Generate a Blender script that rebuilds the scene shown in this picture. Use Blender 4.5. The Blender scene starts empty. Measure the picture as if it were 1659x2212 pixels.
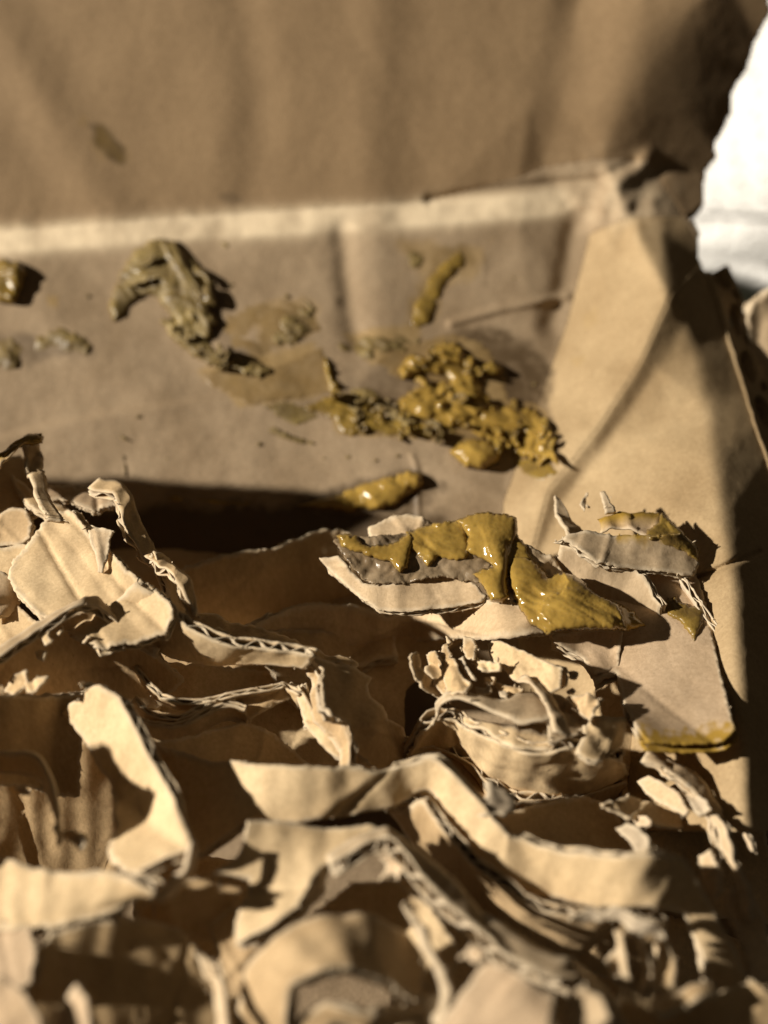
import bpy, math, random, zlib
import numpy as np
from mathutils import Vector, Matrix
from mathutils.bvhtree import BVHTree
from mathutils.geometry import delaunay_2d_cdt

random.seed(7); rng = np.random.default_rng(7)
S = bpy.context.scene
COL = S.collection
# ------------------------------------------------------------------ camera (1 unit = 1 cm)
FPX = 2373.0; CX = 829.5; CY = 1106.0          # focal length and centre in a 1659 x 2212 picture
TH = math.radians(35)
CAM = np.array([0.0, 0.0, 14.0])
RIGHT = np.array([1.0, 0, 0]); UP = np.array([0, math.sin(TH), math.cos(TH)]); FWD = np.array([0, math.cos(TH), -math.sin(TH)])
cam = bpy.data.cameras.new('camera'); camo = bpy.data.objects.new('camera', cam); COL.objects.link(camo)
camo.location = CAM; camo.rotation_euler = (math.pi/2 - TH, 0, 0)
cam.sensor_fit = 'VERTICAL'; cam.sensor_height = 32.0; cam.lens = 32.0*FPX/2212.0
cam.clip_start = 0.1; cam.clip_end = 500
cam.dof.use_dof = True; cam.dof.focus_distance = 14.1; cam.dof.aperture_fstop = 0.088
S.camera = camo
# ------------------------------------------------------------------ light
LC = np.array([-0.865, 0.225, 0.41]); LC = LC/np.linalg.norm(LC)
LW = LC[0]*RIGHT + LC[1]*UP - LC[2]*FWD
w = bpy.data.worlds.new('World'); S.world = w; w.use_nodes = True
w.node_tree.nodes['Background'].inputs[0].default_value = (1.0, 0.80, 0.55, 1)
w.node_tree.nodes['Background'].inputs[1].default_value = 0.036
lamp = bpy.data.lights.new('lamp', 'AREA'); lamp.shape = 'DISK'; lamp.size = 5.5
lamp.energy = 830000; lamp.color = (1.0, 0.915, 0.78)
lo = bpy.data.objects.new('lamp', lamp); COL.objects.link(lo)
TGT = CAM + FWD*15.0
lo.location = TGT + LW*200
lo.rotation_euler = Vector(LW).to_track_quat('Z', 'Y').to_euler()
S.view_settings.view_transform = 'Standard'; S.view_settings.look = 'None'
S.view_settings.exposure = 0; S.view_settings.gamma = 1

# ------------------------------------------------------------------ maths helpers
def W(x, y, d):
    x = np.asarray(x, float); y = np.asarray(y, float); d = np.asarray(d, float)
    xc = (x-CX)/FPX*d; yc = (CY-y)/FPX*d
    return CAM + xc[..., None]*RIGHT + yc[..., None]*UP + d[..., None]*FWD
_perm = rng.permutation(512)
_grad = rng.normal(size=(512, 3)); _grad /= np.linalg.norm(_grad, axis=1)[:, None]
def perlin(p):
    i = np.floor(p).astype(int); f = p-i; u = f*f*f*(f*(f*6-15)+10)
    out = 0
    for a in (0, 1):
        for b in (0, 1):
            for c in (0, 1):
                h = _perm[(_perm[(_perm[(i[:, 0]+a) % 512]+i[:, 1]+b) % 512]+i[:, 2]+c) % 512]
                g = _grad[h]
                v = g[:, 0]*(f[:, 0]-a)+g[:, 1]*(f[:, 1]-b)+g[:, 2]*(f[:, 2]-c)
                wx = u[:, 0] if a else 1-u[:, 0]; wy = u[:, 1] if b else 1-u[:, 1]; wz = u[:, 2] if c else 1-u[:, 2]
                out = out+wx*wy*wz*v
    return out*1.6
def fbm(p, freq=1.0, octv=3, seed=0.0, ridged=False):
    p = np.asarray(p, float)
    if p.ndim == 1: p = np.stack([p, p*0, p*0], 1)
    if p.shape[1] == 2: p = np.concatenate([p, np.zeros((len(p), 1))], 1)
    o = 0; a = 1.0; t = 0
    for k in range(octv):
        n = perlin(p*freq*(2**k)+seed*7.31+k*17.7)
        if ridged: n = 1-2*np.abs(n)
        o = o+a*n; t += a; a *= 0.5
    return o/t
def segdist(px, py, poly, closed=True):
    pts = np.asarray(poly, float)[:, :2]
    q = np.roll(pts, -1, 0) if closed else pts[1:]
    p = pts if closed else pts[:-1]
    best = np.full(px.shape, 1e9); sgn = np.zeros(px.shape)
    for (x0, y0), (x1, y1) in zip(p, q):
        dx, dy = x1-x0, y1-y0; L2 = dx*dx+dy*dy+1e-9
        t = np.clip(((px-x0)*dx+(py-y0)*dy)/L2, 0, 1)
        d = np.hypot(px-x0-t*dx, py-y0-t*dy)
        m = d < best; best = np.where(m, d, best)
        sgn = np.where(m, np.sign(dx*(py-y0)-dy*(px-x0)), sgn)
    return best, sgn
def inside(px, py, poly):
    pts = np.asarray(poly, float)[:, :2]; n = len(pts); r = np.zeros(px.shape, bool)
    for i in range(n):
        x0, y0 = pts[i]; x1, y1 = pts[(i+1) % n]
        if y0 == y1: continue
        c = ((y0 > py) != (y1 > py)) & (px < (x1-x0)*(py-y0)/(y1-y0)+x0)
        r ^= c
    return r
def catmull(P, n):
    P = np.asarray(P, float)
    if len(P) == 2:
        t = np.linspace(0, 1, n)[:, None]; return P[0]*(1-t)+P[1]*t
    Q = np.vstack([2*P[0]-P[1], P, 2*P[-1]-P[-2]])
    s = np.linspace(0, len(P)-1-1e-6, n); i = s.astype(int); t = (s-i)[:, None]
    a, b, c, d = Q[i], Q[i+1], Q[i+2], Q[i+3]
    cr_ = 0.5*((2*b)+(c-a)*t+(2*a-5*b+4*c-d)*t*t+(3*b-a-3*c+d)*t**3)
    return 0.45*cr_+0.55*(b*(1-t)+c*t)
DPY = [(-500, 17.4), (900, 16.4), (1100, 15.2), (1300, 14.3), (1450, 13.7), (1650, 12.95), (1900, 12.25), (2212, 11.55), (2500, 11.1)]
def dp(y): return np.interp(y, [a for a, b in DPY], [b for a, b in DPY])
def tps(ctrl):
    C = np.asarray(ctrl, float); X = C[:, :2]/100; z = C[:, 2]; n = len(C)
    D = np.linalg.norm(X[:, None]-X[None], axis=2); K = D*D*np.log(D+1e-9)
    K += np.eye(n)*0.02
    P = np.hstack([np.ones((n, 1)), X]); A = np.zeros((n+3, n+3)); A[:n, :n] = K; A[:n, n:] = P; A[n:, :n] = P.T
    s = np.linalg.solve(A, np.concatenate([z, [0, 0, 0]]))
    def f(x, y):
        q = np.stack([x, y], 1)/100; D = np.linalg.norm(q[:, None]-X[None], axis=2)
        return (D*D*np.log(D+1e-9))@s[:n]+s[n]+q@s[n+1:]
    return f

# ------------------------------------------------------------------ materials
def nt(name):
    m = bpy.data.materials.new(name); m.use_nodes = True; t = m.node_tree
    return m, t, t.nodes['Principled BSDF']
def N(t, kind, **kw):
    n = t.nodes.new(kind)
    for k, v in kw.items():
        if isinstance(k, str) and hasattr(n, k): setattr(n, k, v)
    return n
def noise(t, vec, scale, detail=3, rough=0.55, dist=0.0):
    n = t.nodes.new('ShaderNodeTexNoise'); n.inputs['Scale'].default_value = scale
    n.inputs['Detail'].default_value = detail; n.inputs['Roughness'].default_value = rough; n.inputs['Distortion'].default_value = dist
    t.links.new(vec, n.inputs['Vector']); return n.outputs['Fac']
def ramp(t, fac, a, b, ca=(0, 0, 0, 1), cb=(1, 1, 1, 1)):
    r = t.nodes.new('ShaderNodeValToRGB'); e = r.color_ramp.elements
    e[0].position = a; e[1].position = b; e[0].color = ca; e[1].color = cb
    t.links.new(fac, r.inputs['Fac']); return r.outputs['Color']
def mix(t, fac, a, b, mode='MIX'):
    m = t.nodes.new('ShaderNodeMix'); m.data_type = 'RGBA'; m.blend_type = mode
    for sock, v in ((m.inputs[0], fac), (m.inputs[6], a), (m.inputs[7], b)):
        if isinstance(v, (int, float)): sock.default_value = v
        elif isinstance(v, tuple): sock.default_value = v if len(v) == 4 else v+(1,)
        else: t.links.new(v, sock)
    return m.outputs[2]
def math_(t, op, a, b=0.0):
    m = t.nodes.new('ShaderNodeMath'); m.operation = op
    for s, v in ((m.inputs[0], a), (m.inputs[1], b)):
        if isinstance(v, (int, float)): s.default_value = v
        else: t.links.new(v, s)
    return m.outputs[0]
def attr(t, n):
    a = t.nodes.new('ShaderNodeAttribute'); a.attribute_name = n; return a.outputs['Fac']
def card(name, col, torn=(0.62, 0.51, 0.36), wash=0.5, seed=0, mottle=1.0):
    m, t, b = nt(name)
    g = t.nodes.new('ShaderNodeNewGeometry'); pos = g.outputs['Position']
    mp = t.nodes.new('ShaderNodeMapping'); t.links.new(pos, mp.inputs['Vector']); mp.inputs['Scale'].default_value = (1, 1, 0.35); mp.inputs['Location'].default_value = (seed*3.7, seed, 0)
    mp.inputs['Rotation'].default_value = (0.3, 0.5, 0.2+seed)
    v = mp.outputs['Vector']
    c = col
    dark = tuple(x*(1-mottle*(1-f)) for x, f in zip(col, (0.78, 0.74, 0.68))); lite = tuple(min(1, x*1.13) for x in col)
    big = noise(t, v, 0.9, 4); c1 = mix(t, ramp(t, big, 0.3, 0.7), dark, lite)
    fib = noise(t, v, 22, 5, 0.7, 0.6); c2 = mix(t, ramp(t, fib, 0.35, 0.65), mix(t, 1.0, c1, (0.84, 0.82, 0.79), 'MULTIPLY'), mix(t, 1.0, c1, (1.08, 1.08, 1.08), 'MULTIPLY'))
    vo = t.nodes.new('ShaderNodeTexVoronoi'); vo.inputs['Scale'].default_value = 9; t.links.new(v, vo.inputs['Vector'])
    c3 = mix(t, math_(t, 'MULTIPLY', ramp(t, vo.outputs['Distance'], 0.04, 0.10, (1, 1, 1, 1), (0, 0, 0, 1)), 0.5), c2, tuple(x*0.35 for x in col))
    tn = math_(t, 'MULTIPLY', attr(t, 'torn'), math_(t, 'ADD', noise(t, pos, 16, 3), 0.35))
    c4 = mix(t, math_(t, 'MULTIPLY', ramp(t, tn, 0.35, 0.85), 0.7), c3, torn)
    st = math_(t, 'ADD', attr(t, 'stain_shade'), math_(t, 'MULTIPLY', math_(t, 'SUBTRACT', noise(t, pos, 5, 5, 0.6), 0.5), math_(t, 'MULTIPLY', attr(t, 'stain_shade'), 1.3)))
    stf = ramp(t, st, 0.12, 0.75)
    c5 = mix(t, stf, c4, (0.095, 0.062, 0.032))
    c5 = mix(t, ramp(t, attr(t, 'worn_lit'), 0.0, 1.0), c5, (0.74, 0.60, 0.41))
    ya = ramp(t, attr(t, 'yellow'), 0.1, 0.9)
    c6 = mix(t, ya, c5, (0.33, 0.20, 0.03))
    t.links.new(c6, b.inputs['Base Color'])
    rr = mix(t, stf, (0.82, 0.82, 0.82), (0.45, 0.45, 0.45)); t.links.new(rr, b.inputs['Roughness'])
    b.inputs['Specular IOR Level'].default_value = 0.3
    h = math_(t, 'ADD', math_(t, 'MULTIPLY', fib, 0.5), math_(t, 'MULTIPLY', noise(t, pos, 60, 3), 0.3))
    sn = math_(t, 'SINE', math_(t, 'MULTIPLY', attr(t, 'flute'), 2*math.pi/0.34))
    h = math_(t, 'ADD', h, math_(t, 'MULTIPLY', sn, wash))
    h = math_(t, 'ADD', h, math_(t, 'MULTIPLY', noise(t, pos, 3, 3), 0.6))
    bp = t.nodes.new('ShaderNodeBump'); bp.inputs['Strength'].default_value = 0.65; bp.inputs['Distance'].default_value = 0.012
    t.links.new(h, bp.inputs['Height']); t.links.new(bp.outputs['Normal'], b.inputs['Normal'])
    return m
KRAFT = card('kraft', (0.60, 0.435, 0.245), seed=1, wash=.9)
KRAFT2 = card('kraft_pinkish', (0.58, 0.43, 0.28), seed=2)
GREYK = card('kraft_greyish', (0.44, 0.335, 0.215), seed=3, wash=0.5)
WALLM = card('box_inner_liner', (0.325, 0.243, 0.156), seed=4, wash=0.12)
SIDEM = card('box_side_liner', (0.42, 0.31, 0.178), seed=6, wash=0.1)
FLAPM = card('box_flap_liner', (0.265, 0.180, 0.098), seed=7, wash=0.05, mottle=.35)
PULP = card('torn_pulp', (0.47, 0.39, 0.29), seed=5, wash=0)
def paste_mat(name, ca, cb, rough=0.2, sss=0.15, bump=0.5):
    m, t, b = nt(name)
    g = t.nodes.new('ShaderNodeNewGeometry'); pos = g.outputs['Position']
    n1 = noise(t, pos, 1.6, 4, 0.6, 0.4); c = mix(t, ramp(t, n1, 0.35, 0.68), cb, ca)
    th = ramp(t, attr(t, 'thin'), 0.15, 1.0); c = mix(t, th, c, tuple(x*0.6+y*0.4 for x, y in zip(cb, (0.26, 0.18, 0.08))))
    sp = noise(t, pos, 18, 4); c = mix(t, ramp(t, sp, 0.58, 0.75), c, tuple(x*0.7 for x in ca))
    t.links.new(c, b.inputs['Base Color'])
    rn = ramp(t, noise(t, pos, 4, 3), 0.3, 0.7, (rough*0.7,)*3+(1,), (min(1, rough*1.9),)*3+(1,)); t.links.new(rn, b.inputs['Roughness'])
    b.inputs['Subsurface Weight'].default_value = sss; b.inputs['Subsurface Radius'].default_value = (0.12, 0.08, 0.02); b.inputs['Subsurface Scale'].default_value = 1.0
    b.inputs['IOR'].default_value = 1.42
    bp = t.nodes.new('ShaderNodeBump'); bp.inputs['Strength'].default_value = bump; bp.inputs['Distance'].default_value = 0.012
    h = math_(t, 'ADD', math_(t, 'MULTIPLY', noise(t, pos, 9, 4, 0.6), 1.0), math_(t, 'MULTIPLY', noise(t, pos, 45, 2), 0.25))
    t.links.new(h, bp.inputs['Height']); t.links.new(bp.outputs['Normal'], b.inputs['Normal'])
    return m
PASTE = paste_mat('wet_paste', (0.38, 0.245, 0.056), (0.23, 0.142, 0.030), 0.11, 0.15)
DRYP = paste_mat('drying_paste', (0.28, 0.205, 0.075), (0.12, 0.08, 0.03), 0.42, 0.05, 1.0)
MIDP = paste_mat('tacky_paste', (0.29, 0.19, 0.038), (0.13, 0.082, 0.024), 0.24, 0.1, 0.9)
FILM = paste_mat('thin_brown_film', (0.26, 0.175, 0.075), (0.19, 0.122, 0.05), 0.4, 0.0, 0.5)

WETP = paste_mat('wet_torn_pulp', (0.33, 0.25, 0.16), (0.18, 0.125, 0.07), 0.2, 0.0, 1.0)
# ------------------------------------------------------------------ object helpers
GEO = []      # (verts, faces) of every surface paste may lie on
def mesh(name, v, f, mat, parent=None, attrs=None, smooth=True):
    me = bpy.data.meshes.new(name); me.from_pydata([tuple(x) for x in v], [], [tuple(int(i) for i in q) for q in f]); me.update()
    for k, a in (attrs or {}).items():
        at = me.attributes.new(k, 'FLOAT', 'POINT'); at.data.foreach_set('value', np.asarray(a, np.float32))
    if smooth: me.polygons.foreach_set('use_smooth', [True]*len(me.polygons))
    me.materials.append(mat)
    o = bpy.data.objects.new(name, me); COL.objects.link(o)
    if parent is not None: o.parent = parent; o.matrix_parent_inverse = parent.matrix_world.inverted() if False else Matrix.Translation(-Vector(parent.location))
    return o
def tag(o, label=None, cat=None, group=None, kind=None):
    if label: o['label'] = label
    if cat: o['category'] = cat
    if group: o['group'] = group
    if kind: o['kind'] = kind
    return o
def empty(name, loc):
    e = bpy.data.objects.new(name, None); e.location = tuple(float(q) for q in loc); e.empty_display_size = 0.3; COL.objects.link(e); return e
def solid(o, th, off=-1.0):
    m = o.modifiers.new('thickness', 'SOLIDIFY'); m.thickness = th; m.offset = off; m.use_even_offset = False; return o
def vnormals(v, f):
    n = np.zeros_like(v); f3 = np.asarray([q[:3] for q in f])
    fn = np.cross(v[f3[:, 1]]-v[f3[:, 0]], v[f3[:, 2]]-v[f3[:, 0]])
    for k in range(3): np.add.at(n, f3[:, k], fn)
    if len(f[0]) == 4:
        np.add.at(n, np.asarray([q[3] for q in f]), fn)
    return n/(np.linalg.norm(n, axis=1)[:, None]+1e-12), fn
def boundary(f):
    cnt = {}
    for q in f:
        for a, b in zip(q, list(q[1:])+[q[0]]):
            k = (a, b) if a < b else (b, a); cnt[k] = cnt.get(k, 0)+1
    return [k for k, c in cnt.items() if c == 1]
def whiskers(v, f, nrm, torn, at, amount=0.5, length=0.05):
    be = boundary(f); cen = {}
    if not len(be): return v, f, at
    idx = np.array(be); mid = (v[idx[:, 0]]+v[idx[:, 1]])/2
    # outward direction from neighbouring faces
    fa = np.asarray([list(q) for q in f]); fc = v[fa].mean(1)
    own = {}
    for k, q in enumerate(f):
        for a, b in zip(q, list(q[1:])+[q[0]]):
            own[(a, b) if a < b else (b, a)] = k
    nv = [v]; nf = list(f); base = len(v); add = []
    src = []
    for (a, b), mpt in zip(be, mid):
        if rng.random() > amount*0.16 or torn[a] < 0.3: continue
        out = mpt-fc[own[(a, b)]]; out /= np.linalg.norm(out)+1e-9
        L = length*0.5*(0.2+rng.random()**3*1.4)
        dirv = out+rng.normal(size=3)*0.55; e = (v[b]-v[a]); e = e/(np.linalg.norm(e)+1e-9)
        w_ = 0.003+0.007*rng.random()
        add += [mpt-e*w_, mpt+e*w_, mpt+dirv*L*0.55+e*w_*0.5, mpt+dirv*L+rng.normal(size=3)*L*0.3]
        nf += [[base, base+1, base+2, base+3][:len(f[0])] if len(f[0]) == 4 else [base, base+1, base+2]]
        if len(f[0]) == 3: nf += [[base, base+2, base+3]]
        base += 4; src += [a]*4
    if not add: return v, f, at
    v2 = np.vstack([v, np.array(add)]); s = np.array(src)
    at2 = {k: np.concatenate([a, (np.ones(len(s)) if k == 'torn' else a[s])]) for k, a in at.items()}
    return v2, nf, at2

def folds(V, sd, amp, n=3, reach=1.6):
    g = np.random.default_rng(int(sd*1000) % 99991); c0, c1 = V.min(0), V.max(0); o = np.zeros(len(V))
    size = np.linalg.norm(c1-c0)
    for k in range(n):
        nrm_ = g.normal(size=3); nrm_ -= FWD*(nrm_@FWD)*.8; nrm_ /= np.linalg.norm(nrm_)
        p = V[g.integers(len(V))]; d = (V-p)@nrm_
        o += g.normal(0, 1)*amp*(np.minimum(np.abs(d), reach*.5)-0.25*reach)
        o += g.normal(0, .5)*amp*np.maximum(0, 1-np.abs(d)/.06)*.35
    return o
KPALE = card('kraft_pale_sheet', (0.64, 0.485, 0.292), seed=12, wash=.6)
VAR = {}
def variety(mat):
    if mat is KRAFT or mat is KRAFT2:
        if not VAR:
            VAR[0] = [KRAFT, card('kraft_pale', (0.66, 0.50, 0.30), seed=8, wash=.8), card('kraft_dull', (0.52, 0.375, 0.215), seed=9, wash=.7)]
            VAR[1] = [KRAFT2, card('kraft_rosy_dull', (0.50, 0.375, 0.25), seed=10, wash=.6), card('kraft_sandy', (0.62, 0.47, 0.30), seed=11, wash=.8)]
        return VAR[0 if mat is KRAFT else 1][int(rng.integers(3))]
    return mat
def reseed(label):
    global rng
    rng = np.random.default_rng(zlib.crc32((label+SALT.get(label, '')).encode()))
SALT = {}
def board(name, label, cat, v, f, mat, at, t=0.0, group=None, fluteper=0.34, whisk=0.5, back=None, wl=0.05, geo=True, ply=0.022):
    """turn a surface into one sheet (t=0) or into corrugated board: liner, fluting, backing liner"""
    mat = variety(mat)
    nr, fn = vnormals(v, f)
    c = v.mean(0); flip = np.sum(np.sum(fn*(CAM-v[[q[0] for q in f]]), axis=1)) < 0
    if flip: f = [list(q)[::-1] for q in f]; nr = -nr
    if geo: GEO.append((v, f))
    v2, f2, at2 = whiskers(v, f, nr, at['torn'], at, whisk, wl)
    root = empty(name, c); tag(root, label, cat, group)
    if t <= 0:
        bpy.data.objects.remove(root)
        o = mesh(name, v2-c, f2, mat, None, at2); o.location = c
        tag(o, label, cat, group); solid(o, ply); return o
    bpy.context.view_layer.update()
    solid(mesh('liner', v2, f2, mat, root, at2), ply)
    u = at['flute']
    fl = -t*(0.5+0.42*np.sin(u*2*np.pi/fluteper))+fbm(v, 3, 2)*0.012
    solid(mesh('fluting', v+nr*fl[:, None], f, PULP if back is None else back, root, {k: a for k, a in at.items()}), ply*0.7)
    vb = v-nr*t + fbm(v, 2.5, 2, 3)[:, None]*0.02*nr
    vb2, fb2, atb = whiskers(vb, f, nr, at['torn'], at, whisk*0.7, wl)
    solid(mesh('backing_liner', vb2, fb2, mat, root, atb), ply)
    return root

def loft(name, label, A, B, mat=KRAFT, t=0.0, cat='cardboard strip', jag=(0.05, 0.05), endjag=0.06, crumple=0.035, bow=0.0, nv=None, group=None, whisk=0.5, tornw=0.07, wl=0.05, step=0.05, notch=None, smooth_f=0.5, ply=0.022, yellow=None):
    """sheet between two rails given as (x, y, nearness)"""
    reseed(label); A = np.asarray(A, float); B = np.asarray(B, float)
    A3 = W(A[:, 0], A[:, 1], dp(A[:, 1])-A[:, 2]); B3 = W(B[:, 0], B[:, 1], dp(B[:, 1])-B[:, 2])
    L = max(np.linalg.norm(np.diff((A3), axis=0), axis=1).sum(), np.linalg.norm(np.diff(B3, axis=0), axis=1).sum())
    Wd = np.linalg.norm(A3-B3, axis=1).mean()
    nu = int(np.clip(L/step, 12, 260)); nv = nv or int(np.clip(Wd/step, 5, 40))
    a = catmull(A3, nu); b = catmull(B3, nu)
    sd = rng.random()*50
    mid = (a+b)/2; s = np.concatenate([[0], np.cumsum(np.linalg.norm(np.diff(mid, axis=0), axis=1))])
    wv = np.linalg.norm(a-b, axis=1)+1e-6
    j0 = (fbm(s, 2.2, 4, sd)+0.5*fbm(s, 9, 3, sd+3)+rng.uniform(-.25, .25, nu)*np.clip(.4+1.5*fbm(s, 1.2, 2, sd+7), 0, 1))*jag[0]/wv
    j1 = (fbm(s, 2.2, 4, sd+9)+0.5*fbm(s, 9, 3, sd+5)+rng.uniform(-.25, .25, nu)*np.clip(.4+1.5*fbm(s, 1.2, 2, sd+7), 0, 1))*jag[1]/wv
    v = np.linspace(0, 1, nv)
    vv = (0+j0)[:, None]*(1-v)[None]+(1+j1)[:, None]*v[None]
    P = a[:, None]*(1-vv[..., None])+b[:, None]*vv[..., None]
    # ragged ends
    T = np.gradient(mid, axis=0); T /= np.linalg.norm(T, axis=1)[:, None]+1e-9
    e0 = fbm(v*Wd, 4, 4, sd+1)*endjag; e1 = fbm(v*Wd, 4, 4, sd+2)*endjag
    fall = np.exp(-(s/0.25)**2); fall1 = np.exp(-((s[-1]-s)/0.25)**2)
    P += T[:, None]*(fall[:, None]*e0[None]+fall1[:, None]*e1[None])[..., None]
    V = P.reshape(-1, 3); F = [[i*nv+j, (i+1)*nv+j, (i+1)*nv+j+1, i*nv+j+1] for i in range(nu-1) for j in range(nv-1)]
    nr, _ = vnormals(V, F)
    if nr.sum(0)@(-FWD) < 0: nr = -nr
    vf = np.tile(v, nu)
    V = V+nr*(fbm(V, 1.1, 3, sd)*crumple*.8+fbm(V, 3.2, 3, sd+4, True)*crumple*.5+folds(V, sd+1, .13, 5)+bow*4*vf*(1-vf))[:, None]
    uu = np.repeat(s, nv); wr = np.repeat(wv, nv)
    dist = np.minimum(np.minimum(vf*wr, (1-vf)*wr), np.minimum(uu, s[-1]-uu))
    torn = np.exp(-(dist/tornw)**2)
    at = dict(torn=torn, stain_shade=np.zeros(len(V)), yellow=np.zeros(len(V)) if yellow is None else np.exp(-(((vf if yellow == 'B' else 1-vf)-1)*wr/0.25)**2), flute=uu)
    return board(name, label, cat, V, F, mat, at, t, group, whisk=whisk, wl=wl, ply=ply)

def triang(outline, spacing, jag, sd, jfreq=1/22.):
    P = np.asarray(outline, float)[:, :2]; pts = []
    n = len(P)
    for i in range(n):
        p, q = P[i], P[(i+1) % n]; L = np.hypot(*(q-p)); k = max(1, int(L/(spacing*0.8)))
        for j in range(k): pts.append(p+(q-p)*j/k)
    pts = np.array(pts); tg = np.roll(pts, -1, 0)-np.roll(pts, 1, 0); nn = np.stack([tg[:, 1], -tg[:, 0]], 1); nn /= np.linalg.norm(nn, axis=1)[:, None]+1e-9
    pts = pts+nn*(jag*(0.85*fbm(pts, jfreq, 4, sd)+0.5*fbm(pts, jfreq*3.5, 2, sd)+rng.uniform(-.45, .45, len(pts))*np.clip(.35+1.3*fbm(pts, 1/50., 2, sd+2), 0, 1)))[:, None]
    x0, y0 = pts.min(0); x1, y1 = pts.max(0)
    gx, gy = np.meshgrid(np.arange(x0, x1, spacing), np.arange(y0, y1, spacing*0.87)); gx = gx+(np.arange(gx.shape[0]) % 2)[:, None]*spacing/2
    gx = gx.ravel()+rng.uniform(-.2, .2, gx.size)*spacing; gy = gy.ravel()+rng.uniform(-.2, .2, gy.size)*spacing
    m = inside(gx, gy, pts); gx, gy = gx[m], gy[m]; d, _ = segdist(gx, gy, pts); m = d > spacing*0.5; gx, gy = gx[m], gy[m]
    allp = np.vstack([pts, np.stack([gx, gy], 1)]); nb = len(pts)
    r = delaunay_2d_cdt([Vector(p) for p in allp], [], [list(range(nb))], 1, 1e-4)
    vv = np.array([list(p) for p in r[0]]); ff = [list(q) for q in r[2] if len(q) == 3]
    dd, _ = segdist(vv[:, 0], vv[:, 1], pts)
    return vv, ff, dd, pts
def patch(name, label, outline, inner=(), mat=KRAFT, t=0.0, cat='cardboard scrap', spacing=6, jag=5, crumple=0.04, cfreq=1.2, ridged=0.5, group=None, tornpx=10, whisk=0.5, fdir=0.0, wl=0.05, yellow=None, stain_shade=None, ply=0.022, dabs=None):
    reseed(label); sd = rng.random()*60
    xy, F, dd, _ = triang(outline, spacing, jag, sd)
    ctrl = [(x, y, (dp(y)-z) if dabs is None else z) for x, y, z in list(outline)+list(inner)]
    d = tps(ctrl)(xy[:, 0], xy[:, 1])
    V = W(xy[:, 0], xy[:, 1], d); nr, _ = vnormals(V, F)
    V = V+nr*(fbm(V, cfreq, 3, sd)*crumple*(1-ridged)+fbm(V, cfreq, 3, sd+5, True)*crumple*ridged+folds(V, sd+1, .10, 4))[:, None]
    at = dict(torn=np.exp(-(dd/tornpx)**2), stain_shade=np.zeros(len(V)) if stain_shade is None else stain_shade(xy), yellow=np.zeros(len(V)) if yellow is None else yellow(xy),
              flute=(xy[:, 0]*math.cos(fdir)+xy[:, 1]*math.sin(fdir))/FPX*d.mean())
    return board(name, label, cat, V, F, mat, at, t, group, whisk=whisk, wl=wl, ply=ply)

# ------------------------------------------------------------------ the cardboard box: flap, ledge, back wall, corner, side wall
CV = {}; CE = []
def cvs(*a):
    for k, x, y, d in a: CV[k] = (x, y, d)
def chain(*k): CE.extend(zip(k[:-1], k[1:]))
cvs(('a0', -80, -60, 18.9), ('a1', 700, -60, 18.8), ('a2', 1195, -60, 18.9), ('a3', 1262, -60, 19.05), ('a4', 1400, -60, 18.65), ('a5', 1560, -60, 18.6), ('a6', 1760, -60, 18.7),
    ('b3', 1215, 220, 18.99), ('b4', 1340, 220, 18.68), ('b2', 1150, 220, 18.93), ('b5', 1480, 250, 19.12), ('b6', 1700, 200, 19.85), ('b1', 1440, 90, 18.75),
    ('c0', -80, 506, 19.0), ('c1', 400, 466, 19.0), ('c2', 830, 440, 19.0), ('c3', 950, 428, 19.05), ('c4', 1118, 385, 19.1), ('c5', 1172, 362, 19.2), ('c6', 1300, 342, 19.1), ('c7', 1400, 350, 19.35), ('c8', 1620, 400, 20.0),
    ('d0', -80, 550, 18.75), ('d1', 400, 516, 18.75), ('d2', 800, 494, 18.78), ('d3', 1120, 482, 18.85), ('d4', 1275, 505, 19.05), ('d5', 1360, 470, 18.5), ('d6', 1430, 500, 18.4), ('d7', 1620, 500, 19.2),
    ('e0', -80, 960, 17.6), ('e1', 450, 862, 17.85), ('e2', 600, 850, 17.85), ('g0', -80, 1250, 17.1), ('g1', 600, 1300, 16.9), ('g2', 1060, 1300, 16.7), ('g3', 1090, 1080, 16.95),
    ('h1', 1175, 840, 17.95), ('h2', 1225, 700, 18.4),
    ('s1', 1442, 640, 17.35), ('s2', 1385, 780, 17.1), ('s3', 1295, 920, 16.85), ('s4', 1185, 1060, 16.55), ('s5', 1120, 1300, 16.3),
    ('t1', 1485, 692, 17.5), ('t2', 1420, 797, 17.17), ('t3', 1330, 930, 16.92), ('t4', 1280, 1000, 16.73), ('t5', 1215, 1085, 16.6), ('t6', 1200, 1300, 16.0),
    ('u2', 1505, 767, 17.3), ('u3', 1527, 867, 16.7), ('u4', 1545, 995, 15.6), ('u5', 1565, 1145, 14.7), ('u6', 1583, 1245, 14.15), ('u7', 1597, 1445, 13.3), ('u8', 1606, 1560, 12.9), ('u9', 1612, 1700, 12.5), ('ua', 1640, 2350, 11.3),
    ('v1', 1545, 570, 18.7), ('v3', 1760, 800, 18.5), ('v5', 1760, 1300, 14.85), ('v7', 1760, 1700, 13.35), ('va', 1760, 2350, 11.8),
    ('w1', 1250, 1500, 14.9), ('w2', 1330, 1800, 13.4), ('w3', 1350, 2350, 11.9))
chain('c0', 'c1', 'c2', 'c3', 'c4', 'c5', 'c6', 'c7', 'c8'); chain('d0', 'd1', 'd2', 'd3', 'd4', 'd5', 'd6', 'd7')
chain('a3', 'b3', 'c5'); chain('a4', 'b4', 'c6'); chain('a2', 'b2', 'c4'); chain('d4', 'h2', 'h1', 'g3', 'g2')
chain('d6', 's1', 's2', 's3', 's4', 's5'); chain('t1', 't2', 't3', 't4', 't5', 't6', 'w1', 'w2', 'w3')
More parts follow.
